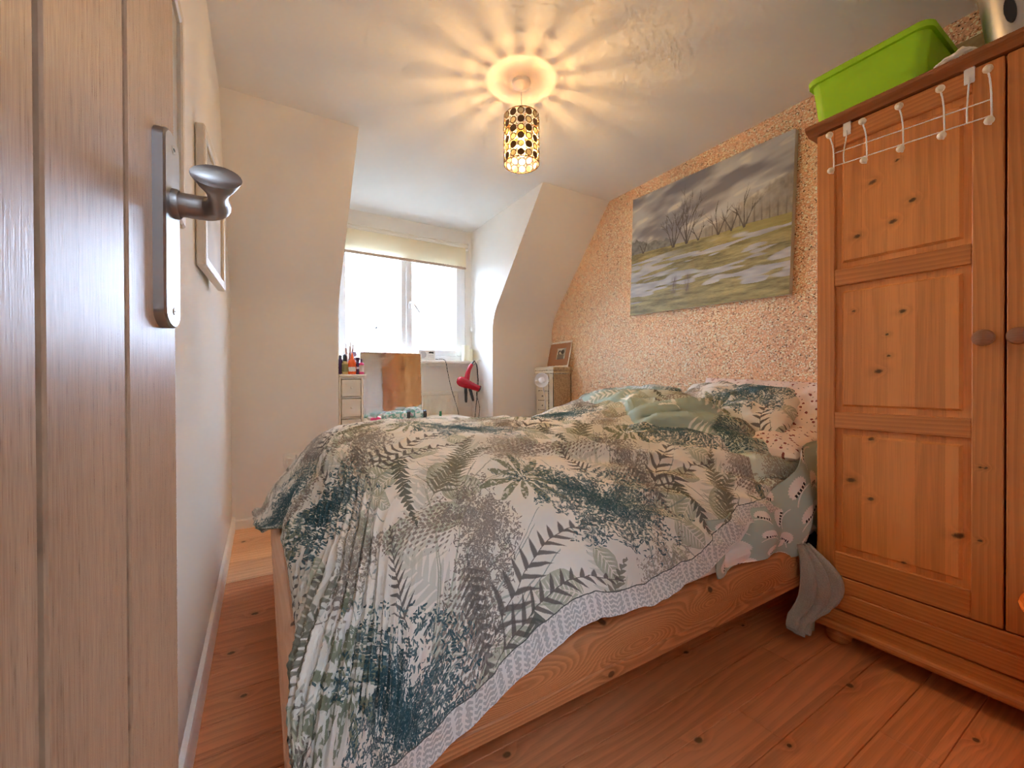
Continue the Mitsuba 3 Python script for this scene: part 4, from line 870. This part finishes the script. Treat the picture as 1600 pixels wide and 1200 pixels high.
# brush pot
bp = thing('brush_pot', 'pale pot behind the bottles holding brushes and combs', 'brush pot')
scene['pot_glass'] = {'type': 'twosided', 'bsdf': {'type': 'roughplastic', 'diffuse_reflectance': rgb(.72, .70, .72), 'alpha': .1}}
add('body', xf(lathe([(0, 0), (.032, 0), (.036, .11), (.038, .112), (.033, .108), (.029, .006), (0, .006)], 24), loc=(.575, 3.40, P)), 'pot_glass', bp)
mat('brush_wood', (0.42, 0.24, 0.17), rough=0.5)
for i, (dx, tx, h, m_) in enumerate(((-.012, -.010, .24, 'brush_wood'), (.0, .012, .255, 'brush_wood'), (.012, .018, .235, 'brush_wood'))):
    b = thing('makeup_brush', ('brown handled brush leaning towards the wall in the brush pot', 'tallest brown handled brush in the middle of the pot', 'brown handled brush leaning to the window in the brush pot')[i], 'brush')
    add('handle', tube([(.575 + dx, 3.39 + .01 * i, P + .012), (.575 + dx + tx, 3.385 + .01 * i, P + h - .04)], .0075, 8), m_, b)
    add('head', tube([(.575 + dx + tx, 3.385 + .01 * i, P + h - .042), (.575 + dx + tx * 1.1, 3.385 + .01 * i, P + h - .015), (.575 + dx + tx * 1.15, 3.385 + .01 * i, P + h)], [.006, .009, .003], 10), 'label_white', b)
cb = thing('comb', 'silver grey comb standing beside the brushes', 'comb')
add('spine', cbox(.535, .541, 3.385, 3.392, P + .002, P + .18, .001), 'steel', cb)
add('teeth', cat(*[box(.541, .556, 3.387, 3.390, P + .10 + .004 * i, P + .1015 + .004 * i) for i in range(19)]), 'steel', cb, smooth=False)
labels[cb + '__teeth'] = {'kind': 'stuff'}
wn = thing('wand_duster', 'lilac disc with a long thin dark tipped stick leaning across the window', 'wand')
add('disc', xf(lathe([(0, -.004), (.018, -.004), (.020, 0), (.018, .004), (0, .004)], 24), (80, 0, 15), (.607, 3.36, 1.163)), 'lilac_plastic', wn)
add('stick', tube([(.613, 3.36, 1.172), (.768, 3.335, 1.372)], .0036, 6), 'grille_dark', wn)
add('tip', tube([(.764, 3.3356, 1.367), (.773, 3.334, 1.379)], .0065, 8), 'black_plastic', wn)
bottle('jar', 'clear pale jar under the lilac disc on the drawer tower', .612, 3.385, P, [(0, 0), (.028, 0), (.030, .01), (.030, .10), (.024, .112), (0, .113)], 'label_white', 'label_lilac', [(0, .112), (.025, .112), (.026, .128), (0, .129)], cat_='jar', parts=('body', 'lid', 'label'))
# on the dressing table
bottle('bottle', 'white tube with a pink cap lying on the dressing table beside the drawers', .700, 3.20, TZ + .018, [(0, -.05), (.015, -.05), (.016, -.01), (.014, .02), (0, .02)], 'label_white', 'pink_plastic', [(0, .018), (.0165, .018), (.0165, .045), (0, .046)], rot=(95, 0, 10))
bottle('bottle', 'second white tube with a pink cap lying next to the floral bag', .748, 3.19, TZ + .020, [(0, -.05), (.016, -.05), (.018, -.01), (.016, .02), (0, .02)], 'label_white', 'pink_plastic', [(0, .018), (.0185, .018), (.0185, .048), (0, .049)], rot=(95, 0, -20))
matte('floral_cloth', lambda p, n, uv: mix(mix((0.70, 0.74, 0.70), (0.20, 0.42, 0.36), smoothstep(.52, .60, noise(p.x * 70, p.z * 70, p.y * 70))), (0.62, 0.30, 0.36), smoothstep(.74, .80, noise(p.x * 90 + 5, p.z * 90, p.y * 90))))
wb = thing('wash_bag', 'pale floral wash bag on the dressing table', 'bag')
add('body', crumple((.88, 3.24, TZ + .034), 1, 3, .5, 4, (.115, .05, .035)), 'floral_cloth', wb, smooth=True)
add('zip', tube(smooth_path([(.79, 3.235, TZ + .058), (.84, 3.238, TZ + .071), (.92, 3.24, TZ + .071), (.975, 3.24, TZ + .055)], 5), .003, 6), 'grille_grey', wb)
wb2 = thing('wash_bag', 'taller floral bag leaning on the table mirror between two black lidded jars', 'bag')
add('body', crumple((1.05, 3.33, TZ + .046), 1, 6, .5, 4, (.075, .045, .047)), 'floral_cloth', wb2, smooth=True)
add('zip', tube(smooth_path([(1.0, 3.32, TZ + .080), (1.04, 3.325, TZ + .093), (1.10, 3.33, TZ + .082)], 5), .003, 6), 'grille_grey', wb2)
for x, l_ in ((.975, 'clear jar with a black lid lying beside the flat floral bag'), (1.105, 'clear jar with a black lid lying under the mirror corner')):
    jj = thing('lidded_jar', l_, 'jar'); ax = np.array([.95, -.25, 0])
    add('body', tube([(x - .07 * .95, 3.20 + .07 * .25, TZ + .036), (x - .008, 3.202, TZ + .036)], .033, 20), 'floral_cloth', jj)
    add('lid', tube([(x - .01, 3.2025, TZ + .038), (x + .016, 3.196, TZ + .038)], .037, 24), 'black_plastic', jj)
tb = thing('tumbler', 'clear glass tumbler with a green leaf at the end of the dressing table', 'glass')
add('body', xf(lathe([(.030, .001), (.035, .085)], 28), loc=(1.215, 3.20, TZ)), 'clear_glass', tb)
add('base', xf(lathe([(0, 0), (.030, 0), (.030, .006), (0, .006)], 28), loc=(1.215, 3.20, TZ)), 'pot_glass', tb)
mat('leaf_green', (0.05, 0.27, 0.14), rough=0.5)
pr_ = [(.0355 * math.cos(t), .0355 * math.sin(t)) for t in np.linspace(-1.5, -.7, 8)]
add('leaf_print', xf(trimesh.Trimesh([(x, y, .02) for x, y in pr_] + [(x, y, .06) for x, y in pr_], grid_faces(2, 8), process=False), loc=(1.215, 3.20, TZ)), 'leaf_green', tb)

# ------------------------------------------------------------------ wall socket, framed pictures on the left wall
so = thing('wall_socket', 'white double wall socket with a plugged in charger on the far wall', 'socket')
add('plate', cbox(.122, .262, YF - .009, YF + .002, .381, .464, .003), 'white_plastic', so)
add('plug', cbox(.140, .182, YF - .040, YF - .008, .388, .440, .008), 'white_plastic', so)
add('switch', cbox(.196, .208, YF - .014, YF - .008, .425, .450, .002), 'grille_grey', so)
add('switch', cbox(.238, .250, YF - .014, YF - .008, .425, .450, .002), 'white_plastic', so)
add('cable', tube(smooth_path([(.163, YF - .03, .390), (.166, YF - .03, .37), (.20, YF - .03, .33), (.28, YF - .03, .22)], 5), .003, 6), 'white_plastic', so)
mat('print_grey', lambda p, n, uv: mix((0.52, 0.47, 0.38), (0.40, 0.37, 0.31), noise(p.y * 12, p.z * 12, 2.0)), rough=0.6)
def picture(label, y0, y1, z0, z1, b, x0, x1, rot):
    p_ = thing('picture_frame', label, 'picture')
    M = lambda m_: xf(xf(m_, loc=(0, -y0, 0)), (0, 0, rot), (x0, y0, 0))
    d_ = x1
    add('frame', M(cat(cbox(0, d_, y0, y0 + b, z0, z1, .004), cbox(0, d_, y1 - b, y1, z0, z1, .004), cbox(0, d_, y0 + b - .002, y1 - b + .002, z0, z0 + b, .004), cbox(0, d_, y0 + b - .002, y1 - b + .002, z1 - b, z1, .004))), 'cream_frame', p_, smooth=False)
    add('print', M(box(.002, d_ - .010, y0 + b - .001, y1 - b + .001, z0 + b - .001, z1 - b + .001)), 'print_grey', p_, smooth=False)
picture('cream framed picture on the white wall just past the door handle', 1.565, 1.985, 1.305, 1.735, .035, XL + .001, .026, -3.2)
picture('cream framed picture on the white wall, mostly hidden by the open door', .80, 1.205, 1.30, 1.775, .03, XL + .001, .022, 0)

# ------------------------------------------------------------------ bedside drawers, spot lamp, framed photo
mat('box_cream', (0.70, 0.62, 0.46), rough=0.45); mat('line_dark', (0.09, 0.07, 0.05), rough=0.6)
def box_cork(p, n, uv):
    a, b, r = voronoi(p.x * 120, p.z * 120); return mix((0.32, 0.20, 0.10), (0.52, 0.38, 0.22), r)
mat('box_side', box_cork, rough=0.35)
bs = thing('bedside_chest', 'tall narrow cream chest of tiny drawers with a speckled side in the corner', 'chest')
BX0, BX1, BY0, BY1, BZ = 2.172, 2.372, 2.93, 3.20, 1.078
add('body', cbox(BX0 + .006, BX1, BY0 + .006, BY1, .05, BZ - .058, .002), 'box_cream', bs, smooth=False)
add('side_panel', cbox(BX0 + .012, BX1 - .004, BY0 + .0035, BY0 + .0068, .07, BZ - .064, .0005), 'box_side', bs, smooth=False)
lid = add('lid', cbox(BX0 - .006, BX1, BY0 - .006, BY1 + .006, BZ - .058, BZ, .002), 'box_cream', bs, smooth=False)
add('side_panel', cbox(BX0 + .002, BX1 - .004, BY0 - .0075, BY0 - .0055, BZ - .050, BZ - .006, .0003), 'box_side', lid, smooth=False)
for z in (BZ - .030, BZ - .0575): add('trim_line', cat(box(BX0 - .0072, BX0 - .0055, BY0 - .006, BY1, z - .0016, z + .0016), box(BX0 - .007, BX1, BY0 - .0082, BY0 - .0055, z - .0016, z + .0016)), 'line_dark', lid, smooth=False)
add('corner_trim', cat(box(BX0 + .0035, BX0 + .0075, BY0 + .0035, BY0 + .0075, .05, BZ - .058), box(BX1 - .006, BX1, BY0 + .003, BY0 + .007, .05, BZ - .058)), 'line_dark', bs, smooth=False)
for i, z in enumerate(np.arange(.09, .98, .086)):
    dk = add('drawer', cbox(BX0 - .002, BX0 + .012, BY0 + .075, BY1 - .045, z + .003, z + .082, .0015), 'box_cream', bs, smooth=False)
    add('knob', xf(lathe([(0, 0), (.003, 0), (.006, .006), (.005, .010), (0, .011)], 12), (0, -90, 0), (BX0 - .002, (BY0 + BY1) / 2 + .015, z + .042)), 'line_dark', dk)
    add('gap_line', box(BX0 + .004, BX0 + .0066, BY0 + .070, BY1 - .040, z - .001, z + .0025), 'line_dark', bs, smooth=False)
add('edge_line', cat(box(BX0 + .004, BX0 + .0066, BY0 + .069, BY0 + .073, .08, 1.0), box(BX0 + .004, BX0 + .0066, BY1 - .043, BY1 - .039, .08, 1.0)), 'line_dark', bs, smooth=False)
for x, y in ((BX0 + .02, BY0 + .03), (BX1 - .03, BY0 + .03), (BX0 + .02, BY1 - .03), (BX1 - .03, BY1 - .03)): add('foot', cbox(x - .012, x + .012, y - .012, y + .012, 0, .051, .002), 'box_cream', bs, smooth=False)
mat('lamp_white', (0.82, 0.82, 0.82), rough=0.35); mat('bulb_frost', (0.88, 0.88, 0.88), rough=0.4)
sl_ = thing('spot_lamp', 'white spot lamp with a round open head in front of the bedside chest', 'lamp')
hp = np.array([2.075, 2.965, .962]); hdir = np.array([-.68, -.70, .10]); hdir /= np.linalg.norm(hdir)
zq = np.array([0, 0, 1.0]); ex = np.cross(zq, hdir); ex /= np.linalg.norm(ex); ey = np.cross(hdir, ex)
MH = np.eye(4); MH[:3, 0], MH[:3, 1], MH[:3, 2], MH[:3, 3] = ex, ey, hdir, hp
add('head', lathe([(0, -.075), (.020, -.072), (.030, -.055), (.045, -.03), (.062, .0), (.064, .004), (.060, .003), (.042, -.027), (.026, -.052), (0, -.062)], 32).apply_transform(MH), 'lamp_white', sl_)
add('bulb', lathe([(0, -.058), (.014, -.055), (.016, -.03), (.025, -.012), (.027, .0), (.022, .012), (.010, .019), (0, .020)], 24).apply_transform(MH), 'bulb_frost', sl_)
add('stem', tube(smooth_path([tuple(hp - hdir * .07), (2.125, 3.02, .93), (2.115, 2.985, .86), (2.105, 2.955, .76), (2.10, 2.95, .60), (2.10, 2.95, .48)], 6), .006, 8), 'steel', sl_)
add('base', xf(lathe([(0, 0), (.06, 0), (.062, .006), (.05, .014), (.01, .02), (0, .02)], 28), loc=(2.10, 2.95, .4605)), 'lamp_white', sl_)
nt_ = thing('nightstand', 'low dark bedside shelf behind the head of the bed', 'nightstand')
mat('dark_stain', (0.05, 0.035, 0.028), rough=0.5)
add('top', cbox(1.90, 2.165, 2.62, 3.05, .44, .46, .003), 'dark_stain', nt_, smooth=False)
for x in (1.91, 2.13):
    for y in (2.64, 3.01): add('leg', cbox(x, x + .025, y, y + .025, 0, .44, .002), 'dark_stain', nt_, smooth=False)
ph = thing('photo_frame', 'small photo in a brown mount with pale edges leaning on top of the bedside chest', 'photo frame')
mat('mount_brown', (0.40, 0.20, 0.10), rough=0.7)
def photo_tex(p, n, uv):
    x, y = uv.x, uv.y
    head = dr.minimum(dr.sqrt(dr.square((x - .32) * 1.2) + dr.square(y - .62)), dr.sqrt(dr.square((x - .68) * 1.2) + dr.square(y - .66)))
    col = mix((0.62, 0.60, 0.48), (0.30, 0.29, 0.22), noise(x * 6, y * 6))
    col = mix(col, (0.06, 0.055, 0.045), smoothstep(.24, .2, head) * smoothstep(.10, .13, dr.sqrt(dr.square(x - .36) + dr.square(y - .58))))
    return mix(col, (0.16, 0.15, 0.12), smoothstep(.48, .40, y) * smoothstep(.42, .34, dr.abs(x - .5)))
mat('photo_paper', photo_tex, rough=0.4)
PHW, PHH = .325, .245
MP = np.array(T().translate([2.322, 3.07, BZ + .0005]).rotate([0, 0, 1], 0).rotate([0, 1, 0], 13.0).matrix)   # leans towards the wall (+x at the top)
pm = lambda m_: m_.copy().apply_transform(MP)
add('board', pm(cbox(0, .006, -PHW / 2 + .01, PHW / 2, 0, PHH, .0008)), 'gloss_white', ph, smooth=False)
add('mount', pm(cbox(-.0012, .0004, -PHW / 2 + .018, PHW / 2 - .001, .016, PHH - .018, .0003)), 'mount_brown', ph, smooth=False)
y0, y1, z0, z1 = .04, -.085, .075, .178
add('photo', pm(trimesh.Trimesh([(-.002, y0, z0), (-.002, y1, z0), (-.002, y1, z1), (-.002, y0, z1)], [[0, 2, 1], [0, 3, 2]], process=False)), 'photo_paper', ph, smooth=False, uv=np.array([(0, 0), (1, 0), (1, 1), (0, 1.0)]))
